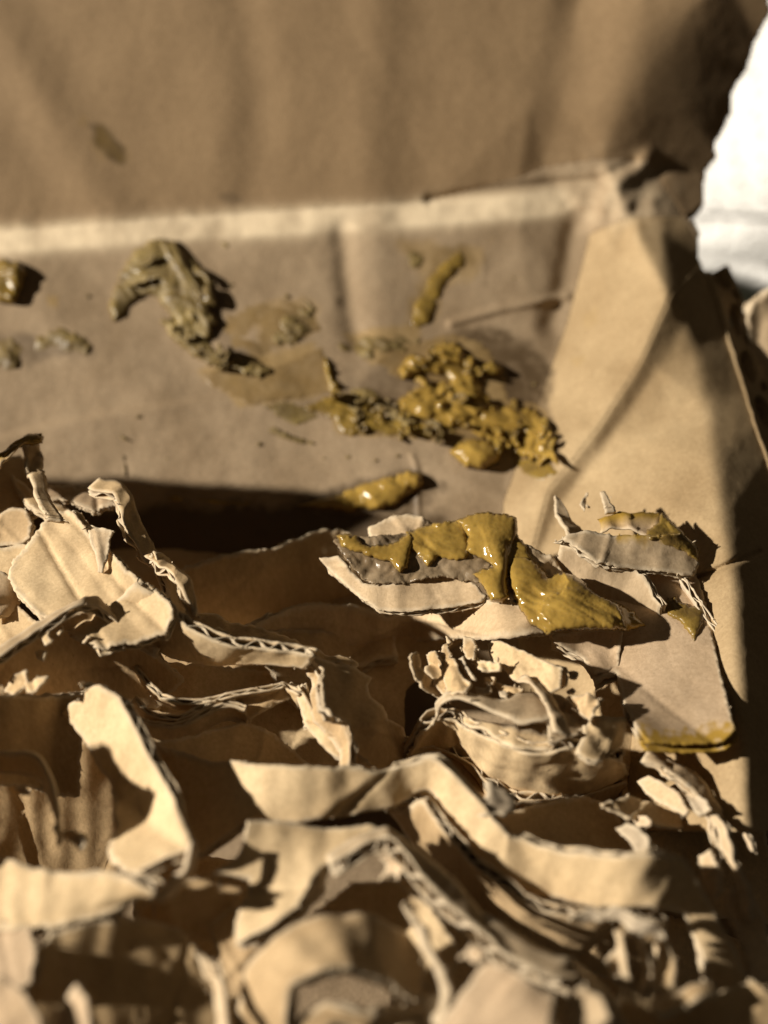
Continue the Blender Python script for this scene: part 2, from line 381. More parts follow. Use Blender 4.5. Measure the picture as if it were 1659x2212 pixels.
chain('t1', 'u2', 'u3', 'u4', 'u5', 'u6', 'u7', 'u8', 'u9', 'ua'); chain('s1', 't1', 'v1'); chain('e0', 'e1', 'e2')
keys = list(CV); ki = {k: i for i, k in enumerate(keys)}
cpts = np.array([CV[k] for k in keys])
r = delaunay_2d_cdt([Vector(p[:2]) for p in cpts], [(ki[a], ki[b]) for a, b in CE], [], 0, 1e-4)
cv2 = np.array([list(p) for p in r[0]]); cd2 = np.array([cpts[o[0], 2] for o in r[3]])
GS = 4.0
gx = np.arange(-76, 1756, GS); gy = np.arange(-56, 1800, GS); GX, GY = np.meshgrid(gx, gy)
inv = np.full(GX.shape, np.nan)
for tri in r[2]:
    tri = list(tri)
    if len(tri) != 3: continue
    (x0, y0), (x1, y1), (x2, y2) = cv2[tri]
    i0 = max(0, int((min(x0, x1, x2)-gx[0])/GS)-1); i1 = int((max(x0, x1, x2)-gx[0])/GS)+2
    j0 = max(0, int((min(y0, y1, y2)-gy[0])/GS)-1); j1 = int((max(y0, y1, y2)-gy[0])/GS)+2
    X = GX[j0:j1, i0:i1]; Y = GY[j0:j1, i0:i1]
    den = (y1-y2)*(x0-x2)+(x2-x1)*(y0-y2)
    if abs(den) < 1e-6 or X.size == 0: continue
    l0 = ((y1-y2)*(X-x2)+(x2-x1)*(Y-y2))/den; l1 = ((y2-y0)*(X-x2)+(x0-x2)*(Y-y2))/den; l2 = 1-l0-l1
    m = (l0 > -1e-4) & (l1 > -1e-4) & (l2 > -1e-4)
    val = l0/cd2[tri[0]]+l1/cd2[tri[1]]+l2/cd2[tri[2]]
    sub = inv[j0:j1, i0:i1]; sub[m] = val[m]
inv = np.where(np.isnan(inv), 1/17.0, inv)
def gblur(a, s):
    k = np.arange(-int(3*s)-1, int(3*s)+2); g = np.exp(-k*k/(2*s*s)); g /= g.sum(); n = len(k)//2
    p = np.pad(a, n, mode='edge'); p = sum(g[i]*p[i:i+a.shape[0], :] for i in range(len(k)))
    return sum(g[i]*p[:, i:i+a.shape[1]] for i in range(len(k)))
sharp = gblur(inv, 1.8); softb = gblur(inv, 3.2)
dU, _ = segdist(GX, GY, [CV[k] for k in ('t1', 'u2', 'u3', 'u4', 'u5', 'u6', 'u7', 'u8', 'u9', 'ua')], False)
dC, _ = segdist(GX, GY, [(1380, 40), (1400, 250), (1480, 520), (1560, 600)], False)
vsoft = gblur(inv, 9)
wS = np.exp(-(dU/40)**2); wC = np.exp(-(np.maximum(0, np.hypot((GX-1380)/240, (GY-150)/210)-0.6)/0.3)**2)*(GY < 420)
wC = np.clip(gblur(wC, 8), 0, 1); DEP = 1/((sharp*(1-wS)+softb*wS)*(1-wC)+vsoft*wC)
def feat(line, wpx, amp, side=0):
    global DEP
    d, s = segdist(GX, GY, line, False)
    m = np.ones_like(d) if side == 0 else (s*side > 0)
    DEP = DEP-amp*np.exp(-(d/wpx)**2)*m
def stepf(line, wpx, amp, reach=900):
    """panel edge: everything on the lower side of the line stands nearer by amp"""
    global DEP
    d, s = segdist(GX, GY, line, False); sg = d*s
    DEP = DEP-amp*(1/(1+np.exp(-np.clip(sg/wpx, -30, 30))))*np.exp(-(np.maximum(sg, 0)/reach)**2)/(1+np.exp(np.clip((GX-(line[-1][0]-60))/30, -30, 30)))
stepf([(-90, 965), (0, 945), (100, 918), (250, 888), (425, 862), (500, 857), (620, 852), (700, 850)], 2.5, 0.09, 260)
feat([(740, 500), (748, 600), (762, 700), (772, 740)], 24, -0.08)
feat([(812, 490), (818, 600), (826, 740)], 42, 0.055)
feat([(975, 698), (1080, 668), (1225, 640)], 9, 0.075)
feat([(1235, 500), (1215, 620), (1190, 700)], 24, -0.085)
feat([(930, 432), (1060, 412), (1180, 398), (1300, 388), (1370, 352)], 11, -0.09)
feat([(1290, 480), (1310, 420), (1350, 380), (1400, 345)], 20, 0.12)
feat([(1250, 440), (1330, 445), (1400, 430)], 16, 0.06)
feat([(1340, 520), (1385, 430), (1420, 380)], 18, -0.08)
feat([(890, 985), (900, 1010), (905, 1130)], 6, 0.03)
feat([(330, 850), (120, 700), (60, 600)], 60, 0.05)
feat([(470, 780), (600, 700)], 40, 0.05)
feat([(650, 740), (800, 790), (1000, 880)], 40, 0.04)
feat([(-20, 20), (110, 260), (240, 470)], 60, 0.07)
feat([(-60, 120), (60, 300), (160, 480)], 60, -0.03)
feat([(520, -20), (560, 200), (540, 430)], 50, -0.05); feat([(820, -20), (800, 420)], 60, 0.05)
feat([(1640, 1190), (1560, 1225), (1480, 1262)], 5, -0.10)
flat = np.stack([GX.ravel(), GY.ravel()], 1)
n3 = fbm(flat, 1/130., 3, 2).reshape(GX.shape); n4 = fbm(flat, 1/28., 3, 5).reshape(GX.shape)
fl_ = np.where(GY < 430, .28, .7); DEP = DEP-n3*0.055*fl_-n4*0.010*fl_
cr = np.exp(-(((GX-1340)/120)**2+((GY-425)/75)**2)); DEP = DEP-cr*fbm(flat, 1/55., 3, 9, True).reshape(GX.shape)*0.05
lg = np.exp(-(segdist(GX, GY, [(-80, 527), (400, 492), (820, 469), (1200, 440)], False)[0]/26)**2)
DEP = DEP-lg*fbm(flat, 1/60., 2, 11).reshape(GX.shape)*0.025
def wall_d(x, y):
    fx = np.clip((x-gx[0])/GS, 0, len(gx)-2.001); fy = np.clip((y-gy[0])/GS, 0, len(gy)-2.001)
    i = fx.astype(int); j = fy.astype(int); u = fx-i; v = fy-j
    return DEP[j, i]*(1-u)*(1-v)+DEP[j, i+1]*u*(1-v)+DEP[j+1, i]*(1-u)*v+DEP[j+1, i+1]*u*v
WV = W(GX.ravel(), GY.ravel(), DEP.ravel())
# region labels
MASK = [(-100, -100), (1668, -100), (1662, 25), (1632, 90), (1612, 150), (1583, 200), (1578, 245), (1556, 290), (1543, 315), (1548, 340), (1524, 370), (1519, 410), (1521, 440), (1500, 458),
        (1478, 468), (1498, 478), (1512, 505), (1508, 545), (1515, 578), (1530, 592), (1552, 640), (1560, 700), (1590, 780), (1612, 850), (1640, 950), (1668, 1010), (1900, 1700), (1900, 2700), (-100, 2700)]
cxm = (GX[:-1, :-1]+GS/2); cym = (GY[:-1, :-1]+GS/2)
jx = fbm(np.stack([cxm.ravel(), cym.ravel()], 1), 1/25., 2, 4).reshape(cxm.shape)*5
inm = inside(cxm+jx, cym, MASK)
flapR = inside(cxm, cym, [(-100, -100), (1800, -100), (1800, 470), (1478, 468), (1400, 350), (1300, 342), (1172, 362), (1118, 385), (950, 428), (830, 440), (400, 466), (-100, 508)])
sideR = inside(cxm, cym, [(1448, 640), (1520, 560), (1900, 560), (1900, 2600), (1100, 2600), (1120, 1300), (1185, 1060), (1295, 920), (1385, 780)])
stripR = inside(cxm, cym, [(1275, 505), (1360, 470), (1478, 468), (1530, 560), (1448, 640), (1385, 780), (1295, 920), (1185, 1060), (1120, 1300), (1060, 1300), (1090, 1080), (1175, 840), (1225, 700)])
reg = np.full(cxm.shape, 1); reg[flapR] = 0; reg[stripR] = 2; reg[sideR] = 3; reg[~inm] = -1
# paste stains soaked into the wall, plus the pit's shade painted at its foot
def blotch(poly, soft, amt=1.0):
    d, s = segdist(GX, GY, poly); ins = inside(GX, GY, poly)
    sd = np.where(ins, d, -d)+fbm(flat, 1/38., 4, 21).reshape(GX.shape)*soft*1.3
    return amt/(1+np.exp(-np.clip(sd/soft*3, -30, 30)))
STAIN_SHADE = np.clip((GY-1075-0.02*(GX-500)+fbm(flat, 1/60., 3, 31).reshape(GX.shape)*30)/45, 0, 1)*(1/(1+np.exp(np.clip((GX-960)/14, -30, 30)))); YE = np.zeros_like(GX)  # base layer: shade of the pit painted dark over the lower wall
for poly, so, am in (([(960, 720), (1060, 705), (1150, 740), (1195, 800), (1180, 880), (1215, 950), (1190, 1010), (1130, 1000), (1060, 900), (1000, 820)], 16, 0.70),
                     ([(760, 830), (800, 790), (900, 760), (1000, 800), (980, 900), (900, 940), (820, 900)], 18, 0.55),
                     ([(640, 1080), (760, 1035), (900, 1010), (960, 1050), (900, 1110), (700, 1120)], 14, 0.65),
                     ([(500, 830), (640, 760), (760, 780), (840, 900), (800, 940), (640, 890)], 14, 0.22),
                     ([(420, 600), (480, 640), (530, 720), (600, 790), (520, 800), (440, 720)], 14, 0.42),
                     ([(-40, 725), (60, 715), (130, 740), (190, 740), (210, 765), (120, 775), (60, 790), (-40, 800)], 16, 0.50),
                     ([(190, 265), (225, 270), (270, 320), (272, 358), (245, 352), (205, 310)], 9, 0.8),
                     ([(470, 420), (505, 415), (525, 432), (490, 442)], 8, 0.4), ([(880, 535), (915, 545), (912, 580), (885, 575)], 12, 0.5),
                     ([(930, 530), (1010, 520), (1030, 570), (970, 600), (930, 700), (880, 700), (900, 620), (940, 580)], 12, 0.45),
                     ([(1040, 540), (1058, 545), (1055, 620), (1042, 615)], 8, 0.4), ([(720, 640), (745, 640), (745, 670), (722, 668)], 8, 0.4),
                     ([(780, 1000), (880, 970), (900, 1010), (850, 1030)], 10, 0.25), ([(60, 900), (200, 850), (260, 870), (150, 905)], 16, 0.10)):
    STAIN_SHADE = np.maximum(STAIN_SHADE, blotch(poly, so, am))
for poly, so, am in (([(420, 800), (520, 770), (680, 740), (700, 850), (620, 870), (520, 880)], 12, 0.42), ([(690, 850), (880, 900), (850, 945), (730, 940)], 12, 0.45),
                     ([(530, 690), (600, 640), (700, 650), (690, 720), (560, 740)], 16, 0.32), ([(740, 720), (900, 700), (930, 760), (800, 790)], 12, 0.4),
                     ([(190, 265), (225, 270), (270, 320), (272, 358), (245, 352), (205, 310)], 30, 0.3), ([(860, 520), (1060, 520), (1040, 600), (960, 620), (940, 700), (880, 690), (900, 600)], 20, 0.32),
                     ([(1230, 770), (1265, 765), (1255, 800), (1235, 800)], 14, 0.3), ([(1250, 680), (1290, 660), (1300, 700), (1260, 720)], 14, 0.2), ([(100, 640), (130, 640), (125, 665), (105, 660)], 9, 0.4)):
    YE = np.maximum(YE, blotch(poly, so, am))
worn_lit = np.clip(lg*1.9, 0, 1)*np.clip(0.85+n3+0.3*n4, 0, 1)*(GX < 1400)+0.5*cr*np.clip(0.5+n4, 0, 1)  # ledge paler: worn fibre, plus the light it catches put into the colour
box = empty('cardboard_box', W(700, 900, 18.0)); tag(box, 'creased open cardboard box holding torn strips, inside stained with olive paste', 'box')
bpy.context.view_layer.update()
nx = len(gx); idx = np.arange(GX.size).reshape(GX.shape)
def box_part(name, code, mat, label=None, th=0.32):
    jj, ii = np.where(reg == code)
    q = np.stack([idx[jj, ii], idx[jj+1, ii], idx[jj+1, ii+1], idx[jj, ii+1]], 1)
    u, invx = np.unique(q, return_inverse=True); q = invx.reshape(q.shape)
    v = WV[u]
    o = mesh(name, v, q, mat, box, dict(torn=(worn_lit.ravel()*0.0)[u], worn_lit=worn_lit.ravel()[u], stain_shade=STAIN_SHADE.ravel()[u], yellow=YE.ravel()[u], flute=(GX.ravel()[u]*(0.3 if code == 1 else 1)+GY.ravel()[u]*(1 if code == 1 else 0.2))/FPX*17))
    solid(o, th)
    if label: o['label'] = label
    GEO.append((v, [list(x) for x in q])); return o
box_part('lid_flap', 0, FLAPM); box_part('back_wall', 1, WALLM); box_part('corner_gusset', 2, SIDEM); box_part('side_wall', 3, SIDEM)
# floor and hidden lower part of the box
fl = [(-500, 1120, 19.3), (1350, 1120, 18.0), (1900, 1500, 16.8), (1900, 2700, 13.6), (-700, 2700, 13.9)]
fxy, ff, fd, _ = triang(fl, 60, 0, 1); fV = W(fxy[:, 0], fxy[:, 1], tps(fl)(fxy[:, 0], fxy[:, 1])); fn_, fnn = vnormals(fV, ff)
if fn_.sum(0)@(-FWD) < 0: ff = [q[::-1] for q in ff]
z0 = np.zeros(len(fV)); solid(mesh('floor_panel', fV, ff, WALLM, box, dict(torn=z0, stain_shade=z0+0.3, yellow=z0, flute=z0)), 0.32)
# corrugated cut edge of the side wall at the right, with open flutes
ex = catmull(np.array([(1530, 575, 0), (1556, 640, 0), (1578, 715, 0), (1604, 800, 0), (1628, 880, 0), (1655, 960, 0), (1700, 1080, 0)], float), 240)
dd0 = wall_d(ex[:, 0], ex[:, 1])-0.02
def edge_face():
    nu_, nv_ = 420, 26; P = catmull(np.array([(1530, 585, 0), (1556, 645, 0), (1576, 715, 0), (1602, 800, 0), (1626, 880, 0), (1655, 965, 0), (1700, 1090, 0)], float), nu_)
    su = np.concatenate([[0], np.cumsum(np.hypot(np.diff(P[:, 0]), np.diff(P[:, 1])))]); off = np.linspace(-6, 46, nv_)
    X = P[:, 0][:, None]+off[None]*.95+fbm(su/30., 1, 2, 4)[:, None]*3; Y = P[:, 1][:, None]-off[None]*.30
    D_ = wall_d(P[:, 0], P[:, 1])[:, None]-.04+off[None]*.012
    V = W(X, Y, D_).reshape(-1, 3); f = []
    ph = (su+38)/104.0
    for i in range(nu_-1):
        for j in range(nv_-1):
            c_ = (ph[i] % 1)-.5; o_ = (off[j]+off[j+1])/2
            hole = (c_/.36)**2+((o_-(19+4*math.sin(su[i]/50)))/15.0)**2 < 1 or (((ph[i]+.5) % 1-.5)/.13)**2+((o_-36)/7.0)**2 < 1
            if not hole: f.append([i*nv_+j, (i+1)*nv_+j, (i+1)*nv_+j+1, i*nv_+j+1])
    _, fn = vnormals(V, f)
    if np.sum(fn@(-FWD)) < 0: f = [q[::-1] for q in f]
    z = np.zeros(len(V)); solid(mesh('corrugated_edge', V, f, SIDEM, box, dict(torn=z, stain_shade=z+.1, yellow=z, flute=z)), .25)
edge_face()

# outer flap of the box seen past the corrugated edge
patch('outer_flap', 'tan outer box flap beyond the open corrugated edge at right', [(1612, 690, 18.1), (1628, 652, 18.1), (1690, 610, 18.15), (1760, 700, 18.3), (1780, 1150, 17.9), (1700, 1120, 17.8), (1660, 900, 18.0), (1625, 780, 18.1)], mat=KRAFT2, cat='box flap', t=0.2, jag=2, dabs=1, spacing=10)
# white dimpled paper behind
m, t, b = nt('white_dimpled_paper'); g = t.nodes.new('ShaderNodeNewGeometry')
vo = t.nodes.new('ShaderNodeTexVoronoi'); vo.inputs['Scale'].default_value = 2.2; t.links.new(g.outputs['Position'], vo.inputs['Vector']); vo.inputs['Randomness'].default_value = 0.25
b.inputs['Base Color'].default_value = (0.80, 0.79, 0.77, 1); b.inputs['Roughness'].default_value = 0.7
bp = t.nodes.new('ShaderNodeBump'); bp.inputs['Distance'].default_value = 0.25; bp.inputs['Strength'].default_value = 0.9
t.links.new(ramp(t, vo.outputs['Distance'], 0.0, 0.35), bp.inputs['Height']); t.links.new(bp.outputs['Normal'], b.inputs['Normal'])
WHITE = m
def plain(name, rails, mat, parent, nn=30):
    R_ = [catmull(np.array(q, float), nn) for q in rails]; P = np.stack([W(q[:, 0], q[:, 1], q[:, 2]) for q in R_], 1)
    k = P.shape[1]; v = P.reshape(-1, 3); f = [[i*k+j, (i+1)*k+j, (i+1)*k+j+1, i*k+j+1] for i in range(nn-1) for j in range(k-1)]
    _, fn = vnormals(v, f)
    if np.sum(fn*(CAM-v[[q[0] for q in f]])) < 0: f = [q[::-1] for q in f]
    return solid(mesh(name, v, f, mat, parent), 0.05)
pt = empty('paper_towel', W(1600, 300, 27)); tag(pt, 'bright white dimpled paper towel lying behind the box corner', 'paper towel'); bpy.context.view_layer.update()
plain('upper_fold', [[(1430, -150, 37.5), (1740, -150, 31.0)], [(1430, 300, 36.3), (1740, 300, 30.0)], [(1430, 458, 35.6), (1740, 470, 29.6)]], WHITE, pt)
plain('lower_fold', [[(1430, 458, 35.5), (1590, 462, 33.2), (1740, 470, 29.55)], [(1430, 490, 34.3), (1590, 495, 33.3), (1740, 510, 32.3)], [(1430, 552, 34.6), (1590, 572, 33.8), (1740, 610, 33.0)]], WHITE, pt)
plain('rim', [[(1430, 550, 34.55), (1590, 570, 33.75), (1740, 608, 32.95)], [(1430, 590, 35.2), (1590, 612, 34.5), (1740, 660, 33.7)]], WHITE, pt)
m, t, b = nt('dark_table'); g = t.nodes.new('ShaderNodeNewGeometry'); b.inputs['Roughness'].default_value = 0.5
t.links.new(mix(t, noise(t, g.outputs['Position'], 2, 4), (0.018, 0.02, 0.012), (0.035, 0.035, 0.02)), b.inputs['Base Color'])
tb = plain('table', [[(800, 520, 44), (2600, 520, 44)], [(900, 1300, 30), (2500, 1300, 30)]], m, None); tag(tb, kind='structure')

# ------------------------------------------------------------------ torn strips and scraps, back to front
G = 'torn cardboard strips heaped in the box'
# --- deep filler sheets low in the heap
for q in (dict(o=[(150, 1150, -2.2), (800, 1180, -2.4), (860, 1420, -1.6), (500, 1520, -1.5), (120, 1450, -1.5)], l='dark board lying deep in the shadowed pit behind the strips'),
          dict(o=[(560, 1360, -0.9), (1080, 1360, -2.356), (1100, 1530, -2.412), (900, 1620, -1.852), (600, 1500, -1.012)], l='dark brown board beneath the pale ledge strip in the centre'),
          dict(o=[(280, 1440, -0.538), (700, 1440, -1.483), (780, 1700, -1.562), (300, 1720, -0.583)], l='shadowed board under the wavy layers left of centre'),
          dict(o=[(880, 1640, -0.403), (1420, 1600, -1.618), (1500, 1900, -1.798), (1000, 1900, -0.473)], l='dark brown board below the curved bowl-shaped strip'),
          dict(o=[(-60, 1500, -0.728), (300, 1480, -1.337), (360, 1900, -1.472), (-60, 1950, -0.728)], l='dark board behind the diagonal strip at left'),
          dict(o=[(1330, 1560, -0.584), (1640, 1600, -1.081), (1700, 2000, -1.216), (1380, 1950, -0.696)], l='dark board in the gap beside the side wall, lower right'),
          dict(o=[(300, 1830, -0.54), (560, 1860, -1.125), (620, 2260, -1.26), (300, 2260, -0.54)], l='shadowed board under the long wavy strip, lower left'),
          dict(o=[(860, 1900, -0.055), (1360, 1950, -1.18), (1700, 2060, -1.845), (1700, 2300, -1.845), (860, 2300, -0.155)], l='brown board at the bottom right under the tattered strips')):
    patch('board_fragment', q['l'], q['o'], mat=KRAFT, t=0.12, cat='cardboard board', crumple=0.12, cfreq=0.6, spacing=12, jag=10, group=G, whisk=0.2)
patch('board_fragment', 'tall board end leaning in the heap at the far left, mostly outside the picture', [(-900, 800, 14.7), (-420, 812, 14.6), (-170, 832, 14.5), (-60, 892, 14.5), (-42, 900, 14.6), (-50, 1050, 14.9), (-70, 1250, 15.2), (-500, 1350, 14.9), (-900, 1350, 14.9)], mat=KRAFT, t=0.12, cat='cardboard board', spacing=14, jag=9, group=G, dabs=1, whisk=.1)  # added out of view: casts the shadow over the pit and lower wall
patch('board_fragment', 'bent board piece low in the heap at the far left, mostly outside the picture', [(-46, 1650, 11.0), (-46, 1800, 11.0), (-80, 2000, 11.0), (-700, 2200, 10.6), (-950, 1800, 10.6), (-900, 1470, 10.8), (-500, 1495, 10.9), (-300, 1590, 11.0), (-150, 1640, 11.0)], mat=KRAFT, t=0.12, cat='cardboard board', spacing=14, jag=9, group=G, dabs=1, whisk=.1)  # unseen board, added and shaped to shade the diagonal strip and far-left sheet
# --- middle band: big brown sheet, ledges
patch('board_fragment', 'wide brown board with ragged upper edge at the rim of the dark pit',
      [(385, 1232, -0.86), (450, 1208, -0.913), (525, 1190, -1.073), (590, 1186, -1.247), (640, 1165, -1.38), (665, 1152, -1.447), (700, 1146, -1.54), (735, 1148, -1.633), (800, 1180, -1.7), (840, 1240, -1.9), (860, 1330, -2.35), (700, 1400, -2.54), (560, 1400, -2.167), (430, 1330, -1.47)],
      mat=KRAFT, t=0.13, cat='cardboard board', jag=8, crumple=0.06, group=G, tornpx=9)
patch('board_fragment', 'brown board with pale fibrous top edge crossing the centre',
      [(540, 1365, -0.6), (600, 1335, -0.764), (640, 1316, -0.873), (700, 1312, -1.036), (760, 1310, -1.2), (830, 1326, -1.391), (880, 1318, -1.413), (980, 1296, -0.545), (1060, 1296, 0.15), (1110, 1300, 0.15), (1150, 1330, 0.15), (1200, 1370, 0.15), (1100, 1384, 0.15), (1000, 1377, -0.871), (880, 1388, -1.913), (760, 1400, -1.7), (620, 1400, -1.318)],
      mat=KRAFT2, t=0.10, cat='cardboard board', jag=5, crumple=0.05, group=G, tornpx=14)
patch('board_fragment', 'lit pinkish board strip under the wet paste in the centre',
      [(688, 1205, -.08), (730, 1200, 0), (785, 1260, .05), (830, 1262, .1), (900, 1245, .12), (1000, 1232, .15), (1050, 1285, .18), (1040, 1300, .16), (960, 1310, .12), (870, 1322, .05), (820, 1318, 0), (775, 1290, -.03), (720, 1240, -.1)],
      mat=KRAFT2, t=0.10, cat='cardboard board', jag=4, crumple=0.04, group=G)
patch('board_fragment', 'small lit scrap poking up behind the wet paste', [(795, 1140, -.1), (830, 1118, -.05), (880, 1104, 0), (912, 1112, .05), (945, 1135, -.1), (935, 1160, -.1), (860, 1165, 0), (800, 1160, -.1)], mat=KRAFT2, t=0.08, jag=4, group=G)
patch('pulp_scrap', 'mashed grey torn paper soaked with paste at the centre', [(716, 1160, .1), (745, 1148, .12), (800, 1160, .16), (890, 1140, .2), (980, 1120, .24), (1040, 1135, .24), (1060, 1200, .3), (1050, 1250, .3), (960, 1240, .26), (860, 1255, .2), (800, 1258, .15), (760, 1225, .12)],
      mat=WETP, cat='paper scrap', jag=7, crumple=0.13, cfreq=1.9, ridged=0.8, spacing=4, whisk=0.9, tornpx=22, group='mashed paper')
patch('pulp_scrap', 'grey-brown torn layer sloping down to the shadowed paste on the right', [(1090, 1160, .2), (1150, 1185, .2), (1200, 1205, .2), (1230, 1250, .15), (1200, 1300, .1), (1120, 1330, .2), (1090, 1280, .25)],
      mat=GREYK, cat='paper scrap', jag=6, crumple=0.09, cfreq=2.0, spacing=5, group='mashed paper')
# right boards
patch('board_fragment', 'large lit board with yellow stained lower edge leaning on the side wall',
      [(1190, 1386, -0.3), (1240, 1372, -0.2), (1305, 1345, -0.05), (1330, 1230, -0.1), (1440, 1228, 0.0), (1500, 1240, -0.05), (1520, 1300, 0.02), (1548, 1420, 0.191), (1585, 1558, 0.8), (1560, 1578, 0.8), (1480, 1592, 0.75), (1400, 1598, 0.75), (1375, 1560, 0.65), (1345, 1495, 0.385), (1330, 1440, 0.034), (1282, 1458, 0.066), (1268, 1425, -0.135), (1230, 1408, -0.264)],
      mat=KRAFT2, t=0.12, cat='cardboard board', jag=4, crumple=0.04, group=G, fdir=1.4,
      yellow=lambda xy: np.clip(1.35-np.abs(segdist(xy[:, 0], xy[:, 1], [(1370, 1560), (1400, 1596), (1480, 1590), (1585, 1565)], False)[0])/24+fbm(xy, 1/16., 3, 3)*1.8, 0, 1)*np.clip((xy[:, 1]-1515)/25, 0, 1)*np.clip((xy[:, 0]-1372)/20, 0, 1))
patch('board_fragment', 'lit board strip between the flakes and the paste lump', [(1190, 1372, .05), (1300, 1352, .05), (1345, 1360, .1), (1338, 1440, -.05), (1282, 1455, 0), (1262, 1420, -.05), (1195, 1390, 0)], mat=KRAFT2, t=0.08, jag=4, crumple=.03, group=G)
patch('board_fragment', 'mauve brown top scrap folded over the paste lump at right',
      [(1197, 1178, .55), (1225, 1160, .6), (1262, 1148, .6), (1320, 1156, .6), (1400, 1160, .6), (1470, 1158, .5), (1505, 1180, .4), (1516, 1212, .35), (1505, 1240, .35), (1440, 1232, .45), (1380, 1225, .5), (1340, 1222, .55), (1305, 1212, .6), (1290, 1216, .6), (1262, 1196, .6), (1215, 1172, .55)],
      mat=GREYK, t=0.10, cat='cardboard board', jag=5, crumple=0.06, group=G, yellow=lambda xy: np.clip(1.1-(xy[:, 1]-1150)/26+fbm(xy, 1/25., 3, 8), 0, 1)*(xy[:, 0] > 1330))
loft('cardboard_strip', 'brown shadowed board face under the mauve scrap at right', [(1205, 1185, .5), (1290, 1222, .5), (1370, 1232, .4), (1440, 1300, .3)], [(1190, 1250, -.2), (1240, 1300, -.3), (1320, 1345, -.4), (1425, 1350, -.4)], mat=GREYK, t=0.08, group=G, jag=(.08, .1))
loft('torn_spike', 'pale pointed torn spike standing at the left of the mauve scrap', [(1198, 1072, .2), (1212, 1105, .35), (1232, 1150, .5)], [(1210, 1078, .2), (1262, 1125, .3), (1296, 1150, .5)], mat=GREYK, cat='torn scrap', group='torn spikes', ply=.05, step=.03)
loft('torn_spike', 'thin brown spike curving up beside the pale pointed one', [(1258, 1090, .3), (1256, 1080, .3), (1262, 1060, .3), (1271, 1052, .3)], [(1265, 1098, .3), (1266, 1084, .3), (1270, 1066, .3), (1272, 1054, .3)], mat=GREYK, cat='torn scrap', group='torn spikes', ply=.03, step=.03)
loft('torn_spike', 'dark straight torn spike pointing up above the mauve scrap', [(1295, 1066, .3), (1308, 1115, .4)], [(1306, 1062, .3), (1330, 1112, .4)], mat=GREYK, cat='torn scrap', group='torn spikes', ply=.05, step=.03)
loft('cardboard_strip', 'crumpled rim with yellow paste at the top right of the heap', [(1300, 1140, .2), (1330, 1122, .25), (1400, 1112, .3), (1430, 1100, .3), (1470, 1150, .2), (1500, 1190, .2)], [(1300, 1156, .4), (1340, 1150, .4), (1400, 1160, .5), (1430, 1162, .45), (1470, 1172, .45), (1510, 1215, .3)], mat=KRAFT2, group=G, jag=(.1, .05), crumple=.1, yellow='A')
loft('cardboard_strip', 'pale fibrous layered edge down the right side of the large board', [(1505, 1260, .1), (1522, 1310, .16), (1550, 1410, .25), (1588, 1555, .4)], [(1492, 1290, -.2), (1512, 1340, -.1), (1536, 1420, 0), (1578, 1565, .1)], mat=PULP, t=0.07, group=G, jag=(.1, .08), crumple=.08, whisk=.9)
# flakes
FG = 'crumpled cream flakes in the middle'
def flake(l, o, mat=KRAFT, z=0.0, tilt=0.004, jag=3, cr=.11, grp=FG, nm='paper_flake'):
    cxx = np.mean([p[0] for p in o])
    patch(nm, l, [(x, y, z+(x-cxx)*tilt) for x, y in o], mat=mat, cat='paper flake', spacing=4, jag=jag, crumple=cr, cfreq=2.6, ridged=.85, group=grp, tornpx=6, ply=.035)
flake('cream flake at the left end of the crumpled flakes', [(906, 1402), (920, 1395), (935, 1400), (948, 1440), (962, 1490), (955, 1502), (930, 1475), (912, 1440)], z=.45)
flake('tall pointed cream flake, highest of the crumpled flakes', [(950, 1364), (958, 1372), (961, 1410), (978, 1420), (996, 1462), (1010, 1472), (1004, 1496), (962, 1502), (945, 1445), (936, 1415), (947, 1395)], z=.5)
flake('small square cream flake right of the pointed one', [(993, 1395), (1004, 1380), (1022, 1377), (1022, 1424), (1005, 1420)], z=.4)
flake('long cream flake with white cut edge running down to the right', [(1053, 1392), (1062, 1382), (1076, 1384), (1110, 1398), (1155, 1416), (1205, 1434), (1203, 1478), (1176, 1498), (1140, 1472), (1105, 1466), (1088, 1445), (1056, 1418)], z=.5, cr=.07)
flake('narrow pale flake at the right end of the crumpled flakes', [(1203, 1438), (1222, 1440), (1224, 1478), (1205, 1482)], z=.55)
flake('small cream flake between the pointed and the long flake', [(1016, 1432), (1035, 1424), (1080, 1432), (1078, 1446), (1045, 1450), (1030, 1444)], z=.45)
flake('white crumb of torn paper below the square flake', [(1018, 1475), (1045, 1468), (1050, 1484), (1030, 1492), (1016, 1488)], mat=PULP, z=.5)
flake('grey sliver standing between two cream flakes', [(996, 1428), (1006, 1424), (1020, 1458), (1028, 1470), (1012, 1468)], mat=PULP, z=.42)
flake('brown flake in shade behind the left cream flake', [(890, 1418), (906, 1405), (918, 1445), (950, 1490), (990, 1510), (960, 1520), (920, 1480)], z=.3, tilt=-.01)
flake('yellowish flake half hidden beneath the long flake', [(1060, 1470), (1100, 1480), (1130, 1490), (1120, 1510), (1080, 1500)], z=.35)
for i, (x, y) in enumerate(((1042, 1455), (1088, 1500), (1010, 1505), (1230, 1490), (1240, 1460))):
    flake(('small crumb beside the grey sliver', 'small crumb under the yellowish flake', 'small crumb below the pointed flake', 'small crumb right of the narrow pale flake', 'small crumb above the right end of the folded strip')[i], [(x-9, y-5), (x, y-9), (x+10, y-3), (x+7, y+8), (x-6, y+7)], z=.5, mat=PULP if i % 2 else KRAFT)
